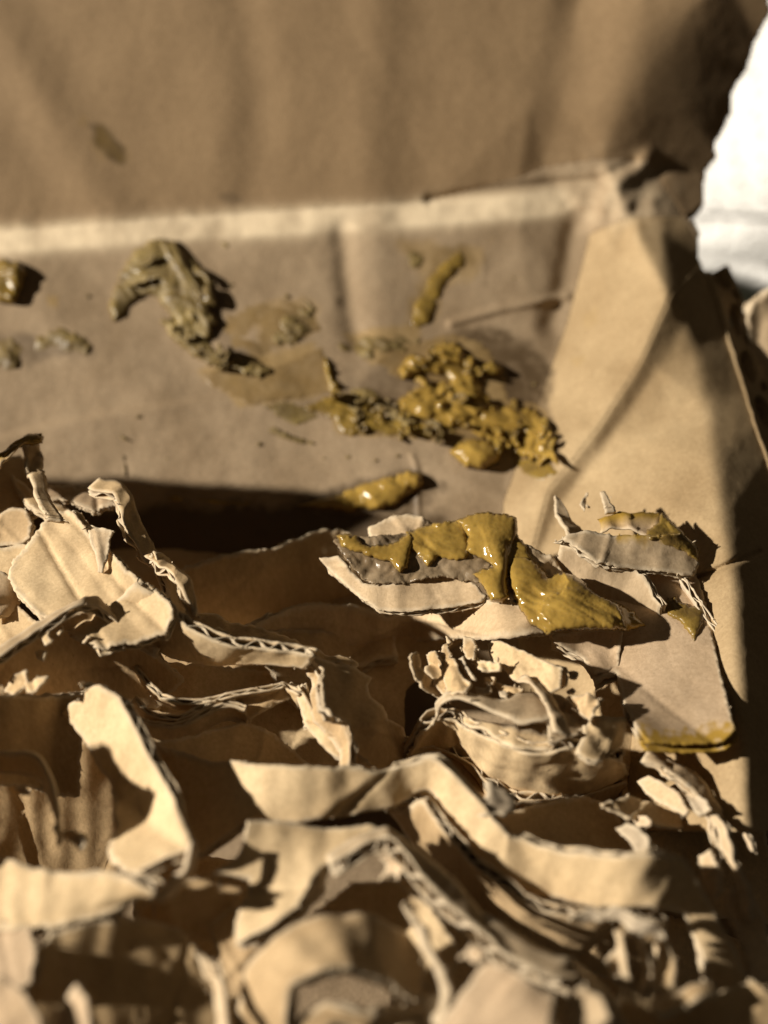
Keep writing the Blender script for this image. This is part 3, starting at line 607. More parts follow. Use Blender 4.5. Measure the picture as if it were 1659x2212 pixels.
# curved strips under the flakes
loft('cardboard_strip', 'thin curled strip with pale rim just under the flakes', [(938, 1560, .2), (946, 1518, .35), (965, 1500, .45), (1010, 1500, .5), (1080, 1515, .5), (1130, 1500, .4), (1180, 1505, .3)], [(945, 1565, .2), (955, 1530, .35), (975, 1515, .5), (1020, 1520, .6), (1080, 1550, .65), (1130, 1568, .7), (1200, 1560, .7)], mat=GREYK, group=G, ply=.04, crumple=.05)
loft('cardboard_strip', 'second thin layer below the curled pale rim strip', [(950, 1545, .1), (970, 1530, .25), (1040, 1545, .35), (1120, 1575, .4), (1200, 1585, .4)], [(955, 1560, .1), (985, 1548, .3), (1050, 1570, .45), (1110, 1615, .5), (1200, 1620, .5)], mat=KRAFT, group=G, ply=.04, crumple=.06)
loft('cardboard_strip', 'pale bent strip falling across the crumpled flakes', [(1115, 1478, .5), (1150, 1500, .6), (1175, 1540, .75), (1190, 1590, .8)], [(1130, 1472, .5), (1190, 1500, .6), (1215, 1545, .75), (1235, 1600, .8)], mat=KRAFT2, group=G, crumple=.06)
loft('cardboard_strip', 'grey folded strip lit along its ridge, right of the flakes', [(1172, 1500, 0.45), (1180, 1540, 0.6), (1190, 1600, 0.7)], [(1250, 1495, 0.4), (1280, 1540, 0.45), (1250, 1590, 0.55)], mat=GREYK, group=G, crumple=.08)
flake('small cream flake standing at the right end above the folded strip', [(1215, 1500), (1268, 1490), (1283, 1500), (1282, 1545), (1262, 1548), (1235, 1525)], z=.75)
loft('cardboard_strip', 'cream stubby strip end at the right of the bowl-shaped strip', [(1260, 1570, 0.45), (1300, 1560, 0.45), (1345, 1562, 0.25)], [(1246, 1625, 0.55), (1290, 1645, 0.55), (1345, 1612, 0.35)], mat=KRAFT, t=.05, group=G, crumple=.05)
loft('cardboard_strip', 'curled pale edge above the cream stubby strip end', [(1240, 1580, 0.4), (1255, 1552, 0.45), (1300, 1545, 0.4), (1345, 1560, 0.25)], [(1250, 1600, 0.45), (1265, 1572, 0.5), (1300, 1562, 0.5), (1345, 1578, 0.35)], mat=PULP, group=G, crumple=.08)
loft('cardboard_strip', 'thick bowl-shaped strip with corrugated lower edge right of centre',
     [(905, 1580, .1), (955, 1558, .2), (1020, 1570, .3), (1090, 1595, .4), (1150, 1610, .5), (1230, 1600, .55), (1300, 1610, .4), (1345, 1618, .2)],
     [(870, 1645, -0.75), (930, 1632, -0.65), (995, 1648, -0.75), (1055, 1690, -0.75), (1115, 1715, -0.75), (1190, 1718, -0.75), (1270, 1690, -0.75), (1340, 1650, -0.95)], mat=KRAFT, t=.14, group=G, crumple=.05, jag=(.06, .03))
loft('cardboard_strip', 'dark layered strip edge hugging the underside of the bowl-shaped strip',
     [(880, 1650, -0.5), (935, 1640, -0.45), (995, 1665, -0.45), (1050, 1712, -0.45), (1110, 1740, -0.45), (1190, 1742, -0.45), (1270, 1715, -0.55), (1340, 1672, -0.65)],
     [(890, 1665, -0.9), (945, 1672, -0.9), (1000, 1700, -1.0), (1050, 1760, -1.0), (1110, 1790, -1.0), (1190, 1780, -1.1), (1270, 1740, -1.1), (1335, 1700, -1.1)], mat=KRAFT, t=.12, group=G, crumple=.06, jag=(.08, .05))
loft('pulp_scrap', 'pale fringe of torn fluting below the bowl-shaped strip', [(1045, 1715, .6), (1075, 1712, .6), (1100, 1730, .6)], [(1035, 1775, .7), (1065, 1785, .7), (1100, 1790, .7)], mat=PULP, cat='paper scrap', group='mashed paper', jag=(.1, .15), crumple=.15, endjag=.2, whisk=1)
patch('board_fragment', 'dark brown board face behind the right end of the long wavy strip', [(1060, 1770, 0.1), (1150, 1745, -0.025), (1260, 1720, -0.2), (1330, 1735, -0.375), (1375, 1790, -0.388), (1380, 1835, -0.3), (1250, 1850, 0.025), (1120, 1840, 0.35)], mat=KRAFT, t=.1, cat='cardboard board', group=G)
patch('board_fragment', 'mid brown board with a torn edge and two slits left of the bowl-shaped strip',
      [(664, 1421, 0.65), (717, 1438, 0.533), (762, 1444, 0.433), (800, 1466, 0.299), (794, 1482, 0.312), (803, 1503, 0.292), (834, 1524, 0.174), (850, 1554, 0.138), (882, 1575, -0.432), (890, 1607, -0.55), (870, 1680, -0.806), (778, 1690, -0.102), (768, 1594, 0.42), (758, 1562, 0.542), (718, 1546, 0.781), (696, 1519, 0.829), (690, 1476, 0.792), (694, 1450, 0.684)],
      mat=KRAFT, t=.12, cat='cardboard board', jag=5, crumple=.06, group=G, tornpx=8)
for l, o in (('narrow slit-like dark sliver on the mid brown board', [(748, 1478), (756, 1476), (768, 1500), (762, 1506)]), ('shorter dark sliver left of the slit on the mid brown board', [(733, 1490), (740, 1490), (751, 1514), (744, 1516)])):
    patch('slit_shade', l, [(x, y, .2) for x, y in o], mat=card('painted_slit_shade', (.05, .035, .02)), cat='paper flake', spacing=4, jag=1, group='slits painted dark')  # dark patches painted in for the shade inside the board's two slits
loft('cardboard_strip', 'layered corrugated edge running down beside the mid brown board', [(672, 1430, 0.3), (700, 1452, 0.35), (696, 1500, 0.35), (712, 1540, 0.35), (748, 1560, 0.35), (765, 1590, 0.35), (772, 1660, 0.35)], [(655, 1450, .2), (672, 1470, .2), (672, 1520, .2), (676, 1560, .2), (715, 1590, .2), (738, 1620, .2), (742, 1680, .2)], mat=KRAFT, t=.1, group=G, jag=(.1, .08), crumple=.08)
# wavy layers
WG = 'wavy layers left of centre'
def waves(l, pts, wz=.35, dy=26, mat=KRAFT, t=0.05, z=0):
    loft('cardboard_strip', l, [(x, y, z+.1) for x, y in pts], [(x, y+dy, z-wz) for x, y in pts], mat=mat, t=t, group=G, jag=(.06, .05), crumple=.04)
waves('uppermost of the three wavy layers left of centre', [(290, 1440), (318, 1490), (342, 1515), (386, 1524), (441, 1512), (482, 1500), (533, 1486), (580, 1478), (617, 1470), (654, 1494)], z=.15)
waves('middle of the three wavy layers left of centre', [(300, 1500), (325, 1530), (350, 1544), (386, 1549), (430, 1541), (482, 1523), (510, 1516)], z=.1)
waves('lowest of the three wavy layers left of centre', [(300, 1540), (324, 1560), (372, 1574), (423, 1567), (496, 1540), (520, 1550)], z=.1, dy=40)
patch('board_fragment', 'small brown face at the right end of the wavy layers', [(530, 1496, .1), (580, 1482, .15), (625, 1476, .2), (652, 1500, .2), (625, 1510, .05), (585, 1530, 0), (540, 1556, -.1), (515, 1534, 0)], mat=KRAFT, t=.06, group=G)
loft('cardboard_strip', 'brown diagonal board under the right end of the wavy layers', [(640, 1495, .1), (655, 1560, .15), (690, 1610, .2), (760, 1660, .2)], [(655, 1490, .15), (690, 1560, .2), (740, 1600, .3), (790, 1650, .3)], mat=KRAFT, t=.1, group=G)
patch('board_fragment', 'dark board sloping up to the wavy layers above the long strip', [(330, 1600, 0.512), (420, 1585, 0.287), (520, 1560, -0.163), (640, 1620, -0.562), (740, 1680, -0.812), (640, 1700, -0.463), (420, 1660, 0.187)], mat=KRAFT, t=.08, group=G)
# left cluster
loft('cardboard_strip', 'curling strip with pale rim arching over the dark pit at left',
     [(215, 1045, 0.55), (262, 1053, 0.65), (285, 1075, 0.75), (308, 1110, 0.8), (340, 1150, 0.85), (372, 1195, 0.85), (386, 1235, 0.85), (398, 1285, 0.75), (415, 1340, 0.65)],
     [(190, 1060, 0.7), (240, 1070, 0.85), (268, 1102, 0.95), (300, 1145, 0.95), (335, 1185, 0.95), (358, 1225, 0.95), (370, 1275, 0.85), (390, 1325, 0.75), (408, 1355, 0.65)], mat=KRAFT, t=.10, group=G, jag=(.04, .07), crumple=.04)
loft('cardboard_strip', 'dark layered inner side of the curling strip over the pit', [(335, 1190, 0.75), (362, 1232, 0.75), (376, 1285, 0.7), (398, 1345, 0.6), (440, 1375, 0.5)], [(372, 1200, 0.5), (400, 1250, 0.45), (415, 1300, 0.4), (440, 1340, 0.4), (500, 1370, 0.4)], mat=KRAFT, t=.08, group=G, crumple=.08, jag=(.06, .1))
loft('cardboard_strip', 'ragged corrugated strip above the bright sheet running right', [(418, 1322, 0), (470, 1330, 0), (496, 1345, 0), (540, 1358, 0), (600, 1375, 0), (650, 1402, 0), (716, 1432, 0), (770, 1450, 0)], [(400, 1352, .2), (450, 1372, .2), (500, 1382, .2), (545, 1392, .2), (590, 1408, .2), (650, 1420, .2), (700, 1444, .15), (760, 1460, .1)], mat=KRAFT, t=.1, group=G, jag=(.12, .1), crumple=.12, whisk=.8)
patch('cardboard_scrap', 'small pale scrap with toothed lower edge behind the bright sheet', [(88, 1058, 0.15), (130, 1052, 0.15), (190, 1050, 0.2), (240, 1062, 0.25), (252, 1085, 0.3), (215, 1090, 0.3), (200, 1098, 0.3), (175, 1092, 0.25), (150, 1080, 0.2), (120, 1085, 0.15), (92, 1095, 0.15)], mat=KRAFT2, t=.05, group=G, jag=7, spacing=4)
patch('cardboard_scrap', 'lit triangular scrap under the tall thin strip at far left', [(20, 1018, 0.05), (45, 1035, 0.1), (70, 1055, 0.15), (100, 1070, 0.2), (160, 1100, 0.25), (150, 1118, 0.35), (95, 1110, 0.35), (60, 1090, 0.25), (38, 1055, 0.15)], mat=KRAFT, t=.06, group=G)
patch('cardboard_sheet', 'big bright cream sheet with saw-toothed edge at left, in full light',
      [(60, 1165, 0.45), (92, 1105, 0.55), (120, 1092, 0.6), (150, 1098, 0.65), (172, 1125, 0.67), (195, 1150, 0.7), (237, 1192, 1.0), (262, 1215, 1.05), (285, 1238, 1.1), (322, 1262, 1.15), (345, 1282, 1.22), (365, 1305, 1.25), (372, 1330, 1.2), (350, 1365, 1.1), (290, 1385, 1.0), (220, 1400, 1.0), (110, 1350, 0.65), (45, 1290, 0.55), (20, 1250, 0.45), (30, 1210, 0.4)],
      mat=KPALE, t=.10, cat='cardboard sheet', jag=8, crumple=.07, cfreq=.8, group=G, tornpx=12)
loft('cardboard_strip', 'brown tail of the bright sheet ending in a pale corrugated edge', [(300, 1262, 1.02), (345, 1285, 1.07), (372, 1312, 1.07), (410, 1345, 1.02), (475, 1370, 0.97), (550, 1388, 0.92), (620, 1405, 0.92), (680, 1420, 0.97)], [(205, 1345, 0.5), (265, 1350, 0.45), (322, 1386, 0.35), (375, 1412, 0.25), (440, 1418, 0.2), (500, 1422, 0.2), (590, 1434, 0.5), (655, 1448, 0.65)], mat=KPALE, t=.11, group=G, jag=(.04, .05), crumple=.04, tornw=.1, whisk=.9)
patch('cardboard_scrap', 'curled brown flap with a torn hole lying on the bright sheet', [(180, 1130, 1.07), (215, 1140, 1.12), (245, 1148, 1.12), (235, 1165, 1.02), (230, 1205, 0.97), (218, 1235, 0.92), (208, 1232, 0.92), (205, 1200, 0.97), (190, 1170, 0.97)], mat=GREYK, jag=3, spacing=4, group=G, cat='cardboard scrap')
patch('cardboard_scrap', 'lit cream scrap at the far left edge below the tall thin strip', [(-40, 1110, 0.15), (0, 1108, 0.15), (25, 1092, 0.2), (55, 1098, 0.25), (68, 1128, 0.3), (64, 1160, 0.3), (40, 1175, 0.25), (0, 1180, 0.15), (-40, 1190, 0.15)], mat=KRAFT, t=.06, group=G, jag=4)
patch('cardboard_scrap', 'pale scrap left of the bright sheet, partly in shade', [(-40, 1185, 0.25), (20, 1172, 0.3), (75, 1170, 0.35), (90, 1195, 0.35), (60, 1230, 0.35), (25, 1255, 0.3), (-40, 1265, 0.25)], mat=KRAFT, t=.06, group=G, jag=4)
patch('cardboard_scrap', 'brown end-on scrap at the left edge under the pale scrap', [(-40, 1240, 0.55), (0, 1232, 0.55), (38, 1250, 0.5), (50, 1290, 0.35), (20, 1330, 0.35), (-40, 1330, 0.45)], mat=KRAFT2, t=.08, group=G, jag=4)
patch('cardboard_sheet', 'shaded brown sheet between the bright sheet and the grey edge-on strip', [(-40, 1310, .2), (30, 1300, .25), (80, 1345, .3), (150, 1360, .3), (230, 1400, .3), (210, 1450, .1), (60, 1470, .1), (-40, 1480, .1)], mat=KRAFT, t=.06, group=G, cat='cardboard sheet')
loft('cardboard_strip', 'tall thin strip with yellow tip standing at far left',
     [(48, 948, 0.85), (57, 975, 0.87), (60, 1025, 0.9), (72, 1085, 0.95), (92, 1130, 1.0), (100, 1150, 1.05)], [(90, 940, 0.7), (96, 985, 0.7), (95, 1035, 0.75), (101, 1100, 0.85), (125, 1130, 0.95), (136, 1152, 1.0)], mat=KRAFT, group=G, crumple=.03, yellow=None, ply=.05)
loft('cardboard_strip', 'arched strip with paste on top joining the tall thin strip at far left', [(-40, 1010, 0.9), (0, 985, 0.95), (22, 960, 1.0), (55, 945, 1.0), (88, 942, 0.9)], [(-40, 1045, 1.0), (0, 1012, 1.0), (25, 985, 1.02), (55, 962, 1.02), (88, 958, 0.9)], mat=KRAFT2, group=G, crumple=.05, yellow='A')
patch('board_fragment', 'dark board beneath the arched strip at far left', [(-60, 1000, -.1), (40, 975, -.1), (80, 1010, -.1), (90, 1090, 0), (40, 1110, 0), (-60, 1110, 0)], mat=KRAFT, t=.1, group=G)
loft('cardboard_strip', 'grey strip seen edge-on rising to a peak over the bright sheet', [(-60, 1428, 1.05), (0, 1398, 1.05), (60, 1365, 1.0), (125, 1330, 1.0), (180, 1306, 1.0), (212, 1297, 0.95), (250, 1318, 0.85), (290, 1362, 0.75), (340, 1402, 0.65)], [(-60, 1450, 1.2), (0, 1420, 1.2), (60, 1385, 1.15), (125, 1348, 1.15), (180, 1320, 1.15), (212, 1310, 1.1), (248, 1340, 0.95), (285, 1385, 0.75), (335, 1425, 0.55)], mat=GREYK, group=G, t=.08, crumple=.02, jag=(.04, .04))
patch('cardboard_sheet', 'large shadowed sheet beneath the grey edge-on strip at left', [(-60, 1440, 0.85), (0, 1415, 0.9), (125, 1345, 0.95), (212, 1308, 0.95), (260, 1345, 0.85), (320, 1405, 0.55), (400, 1470, -0.25), (340, 1530, -0.55), (250, 1520, -0.35), (120, 1500, -0.05), (-60, 1540, -0.25)], mat=KRAFT, t=.1, group=G, cat='cardboard sheet', crumple=.08)
for l, o, z in (('tiny lit flake on the shadowed sheet under the grey strip', [(95, 1368), (108, 1370), (118, 1388), (104, 1398)], 1.05), ('small lit scrap peeping out at far left below the grey strip', [(10, 1470), (30, 1450), (48, 1440), (44, 1475), (20, 1495), (2, 1490)], 1.0),
                ('second small lit scrap right of the first below the grey strip', [(62, 1478), (80, 1470), (108, 1462), (98, 1480), (80, 1500), (62, 1500)], 1.0), ('tiny heart-shaped lit flake under the grey strip', [(56, 1398), (70, 1392), (82, 1396), (72, 1415), (62, 1412)], 1.1),
                ('tiny pale flake between grey strip and shadowed sheet', [(150, 1372), (175, 1366), (192, 1372), (170, 1385)], 1.0), ('tiny lit chip above the diagonal strip at left', [(125, 1352), (132, 1350), (138, 1368), (130, 1372)], 1.05)):
    flake(l, o, z=z, grp='small lit chips at left', cr=.05)
patch('cardboard_sheet', 'shaded brown sheet at far left above the dark hollow', [(-60, 1500, 1.05), (60, 1500, 0.71), (190, 1500, 0.25), (180, 1600, -0.13), (175, 1720, -0.32), (120, 1720, -0.21), (60, 1700, 0.01), (-60, 1690, 0.45)], [], mat=KRAFT, t=.08, group=G, cat='cardboard sheet')
loft('cardboard_strip', 'curved rim of a rolled strip around the dark hollow at left', [(-60, 1640, .9), (0, 1640, .95), (60, 1650, 1.0), (120, 1690, 1.05), (165, 1750, 1.1), (168, 1800, 1.05), (140, 1835, 1.0)], [(-60, 1672, .7), (0, 1675, .7), (55, 1685, .75), (105, 1720, .8), (140, 1765, .85), (150, 1800, .85), (130, 1830, .8)], mat=KRAFT, group=G, crumple=.04, ply=.04)
flake('tiny white chip inside the dark hollow at far left', [(30, 1702), (50, 1698), (64, 1712), (45, 1718)], z=.7, grp='small lit chips at left', mat=PULP)
flake('white and tan chip at the lower lip of the dark hollow', [(105, 1790), (125, 1785), (150, 1795), (160, 1815), (145, 1832), (125, 1812)], z=1.1, grp='small lit chips at left', mat=PULP)
loft('cardboard_strip', 'diagonal lit strip at left bending sharply back at its lower tip',
     [(200, 1500, .75), (235, 1492, .85), (282, 1528, .95), (312, 1594, 1.1), (350, 1678, 1.25), (392, 1770, 1.4), (416, 1822, 1.5)], [(120, 1530, .5), (146, 1566, .6), (185, 1630, .75), (213, 1708, .85), (235, 1788, .95), (240, 1850, 1.05), (290, 1898, 1.25)], mat=KPALE, t=.10, group=G, crumple=.05, jag=(.04, .05))
loft('cardboard_strip', 'thin edge of the fold under the tip of the diagonal strip', [(418, 1818, 1.45), (412, 1860, 1.4), (385, 1905, 1.3), (345, 1930, 1.2)], [(405, 1815, 1.5), (395, 1858, 1.48), (365, 1895, 1.38), (330, 1915, 1.3)], mat=KRAFT2, group=G, ply=.06, crumple=.03)
# long wavy strip
loft('cardboard_strip', 'long wavy lit strip crossing the foreground from left to right',
     [(325, 1608, 0.1), (380, 1622, 0.2), (440, 1640, 0.363), (495, 1648, 0.6), (560, 1652, 0.803), (625, 1657, 0.865), (690, 1656, 0.822), (750, 1655, 0.797), (830, 1662, 0.8), (880, 1655, 0.85), (925, 1652, 0.95), (966, 1684, 1.011), (1014, 1733, 1.045), (1050, 1778, 1.05), (1090, 1820, 1.048), (1150, 1835, 1.06), (1230, 1846, 1.116), (1330, 1846, 1.216), (1405, 1843, 1.268), (1470, 1848, 1.0), (1500, 1890, 0.85), (1530, 1950, 0.65), (1580, 2050, 0.45), (1640, 2190, 0.25), (1680, 2280, 0.15)],
     [(400, 1870, 0.0), (425, 1850, 0.139), (455, 1845, 0.287), (500, 1810, 0.508), (550, 1775, 0.687), (610, 1777, 0.668), (680, 1772, 0.628), (760, 1757, 0.582), (840, 1742, 0.57), (890, 1720, 0.6), (922, 1716, 0.65), (948, 1755, 0.7), (985, 1812, 0.724), (1030, 1860, 0.756), (1080, 1908, 0.761), (1130, 1938, 0.776), (1190, 1953, 0.818), (1260, 1963, 0.887), (1330, 1965, 0.966), (1405, 1960, 0.969), (1470, 1962, 0.65), (1492, 2010, 0.5), (1515, 2080, 0.5), (1540, 2180, 0.35), (1560, 2280, 0.25)],
     mat=KPALE, t=.13, group=G, crumple=.03, jag=(.05, .03), tornw=.06)
patch('cardboard_sheet', 'bright pointed sheet below the slit in the foreground left of centre',
      [(458, 1882, 1.1), (500, 1860, 1.106), (520, 1835, 1.135), (535, 1775, 1.169), (600, 1772, 1.151), (700, 1778, 1.145), (800, 1776, 1.14), (835, 1790, 1.103), (800, 1815, 1.14), (740, 1835, 1.203), (690, 1865, 1.256), (668, 1900, 1.279), (640, 1955, 1.308), (580, 2000, 1.272), (505, 2040, 1.151), (502, 1990, 1.154), (520, 1930, 1.135), (535, 1892, 1.119)],
      mat=KPALE, t=.12, cat='cardboard sheet', jag=4, crumple=.05, group=G)
loft('pulp_scrap', 'grey exposed fluting along the lower right edge of the bright pointed sheet', [(800, 1818, 1.0), (720, 1850, 1.05), (680, 1900, 1.1), (655, 1940, 1.1), (600, 2000, 1.0), (520, 2045, .8)], [(815, 1840, .8), (745, 1870, .85), (715, 1905, .9), (700, 1940, .85), (650, 1990, .75), (585, 2045, .6)], mat=PULP, cat='paper scrap', t=.06, group='mashed paper', crumple=.1, jag=(.08, .14), whisk=.8)
loft('cardboard_strip', 'shaded brown board face sloping beneath the long wavy strip', [(930, 1725, .7), (975, 1800, .8), (1030, 1870, .8), (1120, 1940, .8), (1230, 1965, .8), (1330, 1975, .8), (1440, 1980, .6)], [(840, 1760, .2), (900, 1850, -.2), (1000, 1950, -.4), (1110, 2020, -.4), (1200, 2070, -.4), (1280, 2110, -.4), (1400, 2140, -.5)], mat=KRAFT, t=.1, group=G)
loft('cardboard_strip', 'corrugated edge-on strip with pale rims running from centre to lower right',
     [(700, 1855, 1.1), (780, 1805, 1.15), (835, 1782, 1.2), (880, 1812, 1.2), (930, 1845, 1.2), (985, 1890, 1.2), (1045, 1950, 1.2), (1110, 2005, 1.2), (1180, 2050, 1.2), (1260, 2095, 1.15), (1320, 2150, 1.1), (1380, 2260, 1.0)],
     [(715, 1875, 1.25), (800, 1825, 1.3), (842, 1808, 1.35), (878, 1842, 1.35), (915, 1890, 1.35), (962, 1938, 1.35), (1022, 1990, 1.35), (1085, 2040, 1.35), (1150, 2082, 1.35), (1230, 2125, 1.3), (1290, 2180, 1.25), (1340, 2280, 1.2)],
     mat=GREYK, t=.14, group=G, crumple=.03, jag=(.05, .05), tornw=.1, whisk=.7)
patch('pulp_scrap', 'torn star-shaped tuft hanging under the long wavy strip', [(1240, 1998, 1.2), (1275, 1975, 1.2), (1310, 1982, 1.2), (1330, 1968, 1.25), (1370, 1985, 1.25), (1425, 1995, 1.2), (1440, 2030, 1.1), (1400, 2020, 1.15), (1380, 2040, 1.1), (1350, 2010, 1.15), (1330, 2000, 1.15), (1290, 2000, 1.15), (1262, 2012, 1.1)], mat=PULP, cat='paper scrap', jag=6, crumple=.12, spacing=5, group='mashed paper')
patch('pulp_scrap', 'small star-shaped torn flake under the middle of the foreground', [(815, 1860, 1.25), (840, 1852, 1.3), (852, 1838, 1.3), (862, 1860, 1.3), (892, 1868, 1.2), (868, 1882, 1.25), (858, 1905, 1.2), (842, 1888, 1.2), (822, 1895, 1.2), (828, 1875, 1.2)], mat=KRAFT2, cat='paper scrap', jag=4, crumple=.1, spacing=5, group='mashed paper')
patch('cardboard_sheet', 'brown sheet inside the fork below the bright pointed sheet', [(640, 1980, .5), (700, 1940, .6), (760, 1900, .6), (850, 1900, .6), (930, 1960, .6), (1000, 2060, .6), (960, 2150, .5), (800, 2060, .6), (700, 2020, .6)], mat=KRAFT, t=.08, cat='cardboard sheet', group=G, crumple=.1)
# foreground bottom
loft('cardboard_strip', 'large rolled strip at the bottom centre with lit left flank',
     [(515, 2290, 1.0), (520, 2180, 1.15), (545, 2100, 1.3), (600, 2030, 1.45), (680, 1985, 1.5), (770, 1985, 1.4), (860, 2020, 1.2), (920, 2075, 1.0)],
     [(600, 2290, 1.4), (612, 2190, 1.55), (640, 2130, 1.65), (700, 2105, 1.7), (760, 2100, 1.65), (830, 2115, 1.5), (890, 2140, 1.3), (930, 2160, 1.1)], mat=KRAFT, t=.12, group=G, crumple=.04)
loft('cardboard_strip', 'dark layered inner ply of the rolled strip at the bottom centre', [(625, 2290, 1.3), (640, 2200, 1.4), (690, 2150, 1.45), (770, 2140, 1.4), (850, 2160, 1.25), (930, 2200, 1.0)], [(660, 2290, 1.2), (680, 2230, 1.3), (720, 2190, 1.3), (790, 2180, 1.2), (860, 2200, 1.1), (930, 2240, .9)], mat=KRAFT, t=.06, group=G, crumple=.05)
patch('paper_flake', 'white crumpled piece glowing at the bottom edge of the picture', [(672, 2240, 1.3), (690, 2190, 1.4), (720, 2165, 1.45), (750, 2178, 1.45), (765, 2215, 1.4), (770, 2270, 1.3), (680, 2280, 1.2)], mat=PULP, cat='paper flake', crumple=.08, group='pale pieces at the bottom')
loft('cardboard_strip', 'thin edge-on strip standing upright at the bottom centre', [(872, 1962, 1.2), (893, 2000, 1.35), (912, 2050, 1.45), (938, 2100, 1.5), (955, 2145, 1.5), (930, 2195, 1.5)], [(888, 1960, 1.25), (910, 2000, 1.4), (930, 2048, 1.5), (955, 2098, 1.55), (972, 2145, 1.55), (945, 2205, 1.55)], mat=GREYK, group=G, ply=.09, crumple=.03)
patch('cardboard_scrap', 'bright lit blurry scrap at the bottom right of centre', [(930, 2290, 1.5), (960, 2200, 1.6), (1010, 2130, 1.7), (1050, 2075, 1.75), (1100, 2090, 1.85), (1200, 2155, 1.9), (1185, 2210, 1.95), (1160, 2290, 1.9)], mat=KRAFT2, t=.1, jag=6, group=G)
patch('cardboard_scrap', 'small round knob of torn board above the bright blurry scrap', [(1005, 2060, 1.7), (1020, 2038, 1.75), (1048, 2048, 1.75), (1050, 2070, 1.75), (1025, 2082, 1.7)], mat=KRAFT2, jag=3, group=G, ply=.06)
patch('cardboard_scrap', 'rounded lit scrap at the bottom, right of the bright blurry one', [(1205, 2200, 1.6), (1215, 2165, 1.65), (1255, 2130, 1.7), (1300, 2150, 1.75), (1318, 2200, 1.75), (1290, 2240, 1.75), (1220, 2240, 1.7)], mat=KRAFT2, t=.08, jag=5, group=G)
patch('cardboard_scrap', 'pale scrap near the dark holes at the lower right', [(1300, 2075, 1.1), (1325, 2048, 1.15), (1350, 2060, 1.2), (1350, 2100, 1.2), (1310, 2110, 1.1)], mat=KRAFT2, jag=5, group=G)
for l, A, B in (('upright strip left of the dark holes at the lower right', [(1345, 2030, 1.0), (1350, 2080, 1.1), (1358, 2140, 1.1)], [(1362, 2025, 1.05), (1368, 2080, 1.15), (1374, 2140, 1.15)]),
                ('upright pale strip between the dark holes at the lower right', [(1380, 2030, 1.0), (1385, 2080, 1.1), (1372, 2150, 1.1)], [(1400, 2030, 1.05), (1402, 2080, 1.15), (1382, 2160, 1.15)]),
                ('upright strip right of the dark holes at the lower right', [(1410, 2040, .9), (1420, 2090, 1.0), (1415, 2150, 1.1)], [(1445, 2040, 1.0), (1462, 2090, 1.05), (1450, 2170, 1.1)]),
                ('curved strip sweeping from bottom right up to the long strip', [(1420, 2190, 1.1), (1450, 2160, 1.15), (1490, 2135, 1.15), (1540, 2130, 1.1)], [(1440, 2220, 1.3), (1465, 2190, 1.3), (1500, 2165, 1.3), (1550, 2160, 1.2)])):
    loft('cardboard_strip', l, A, B, mat=KRAFT, group=G, ply=.05)
patch('cardboard_sheet', 'brown board with orange shade at the bottom right corner', [(1290, 2190, 1.0), (1360, 2150, 1.0), (1420, 2180, 1.0), (1500, 2160, 1.0), (1620, 2120, .9), (1700, 2180, .9), (1700, 2290, 1.0), (1300, 2290, 1.1)], mat=KRAFT, t=.1, cat='cardboard sheet', group=G)
loft('cardboard_strip', 'narrow strip pointing down at the bottom left of centre', [(428, 2060, 1.2), (445, 2090, 1.3), (462, 2150, 1.4), (470, 2290, 1.5)], [(445, 2058, 1.25), (465, 2095, 1.4), (482, 2150, 1.5), (495, 2290, 1.6)], mat=KRAFT2, group=G, ply=.06)
patch('cardboard_sheet', 'large brown sheet in shade filling the bottom left', [(70, 2060, 1.45), (110, 2020, 1.4), (200, 1990, 1.35), (300, 1985, 1.2), (390, 2005, 1.0), (440, 2060, .85), (465, 2130, .65), (480, 2300, .5), (60, 2300, 1.3)], [], mat=KRAFT, t=.12, cat='cardboard sheet', group=G, crumple=.06)
patch('cardboard_scrap', 'lit blurry scrap in the lower left corner', [(-60, 1995, 1.3), (20, 1985, 1.35), (62, 2000, 1.4), (78, 2060, 1.5), (68, 2120, 1.5), (20, 2150, 1.5), (-60, 2160, 1.4)], mat=KRAFT2, t=.1, group=G)
patch('cardboard_scrap', 'torn lit scrap at the very bottom left corner', [(-60, 2140, 1.7), (10, 2110, 1.75), (60, 2150, 1.85), (90, 2200, 1.9), (100, 2300, 1.9), (-60, 2300, 1.8)], mat=KRAFT2, t=.06, group=G, crumple=.1)
patch('cardboard_scrap', 'small lit triangle of board in front of the large shaded sheet', [(85, 2300, 1.7), (120, 2190, 1.7), (165, 2125, 1.75), (190, 2160, 1.8), (205, 2300, 1.85)], mat=KRAFT2, t=.06, group=G)
loft('cardboard_strip', 'wide soft lit strip across the lower left', [(-60, 1845, 1.2), (0, 1850, 1.25), (65, 1872, 1.385), (125, 1880, 1.463), (225, 1883, 1.593), (280, 1898, 1.665), (345, 1918, 1.75)], [(-60, 2010, 1.3), (0, 2012, 1.3), (60, 2005, 1.378), (110, 2000, 1.443), (180, 1985, 1.485), (250, 1970, 1.526), (315, 1950, 1.511)], mat=KPALE, t=.12, group=G, crumple=.07)
patch('cardboard_sheet', 'dark sheet between the lower left strip and the bright pointed sheet', [(300, 1965, .7), (345, 1935, .8), (400, 1900, .7), (460, 1890, .6), (535, 1900, .5), (505, 1960, .5), (470, 2040, .5), (400, 2020, .6), (320, 2000, .7)], mat=KRAFT, cat='cardboard sheet', group=G, t=.06)
patch('cardboard_sheet', 'brown shaded sheet left of the rolled strip at the bottom', [(450, 2000, .7), (500, 1960, .7), (520, 1960, .7), (515, 2040, .8), (600, 2040, .8), (560, 2110, .8), (510, 2200, .8), (480, 2120, .8)], mat=KRAFT, cat='cardboard sheet', group=G, t=.06)
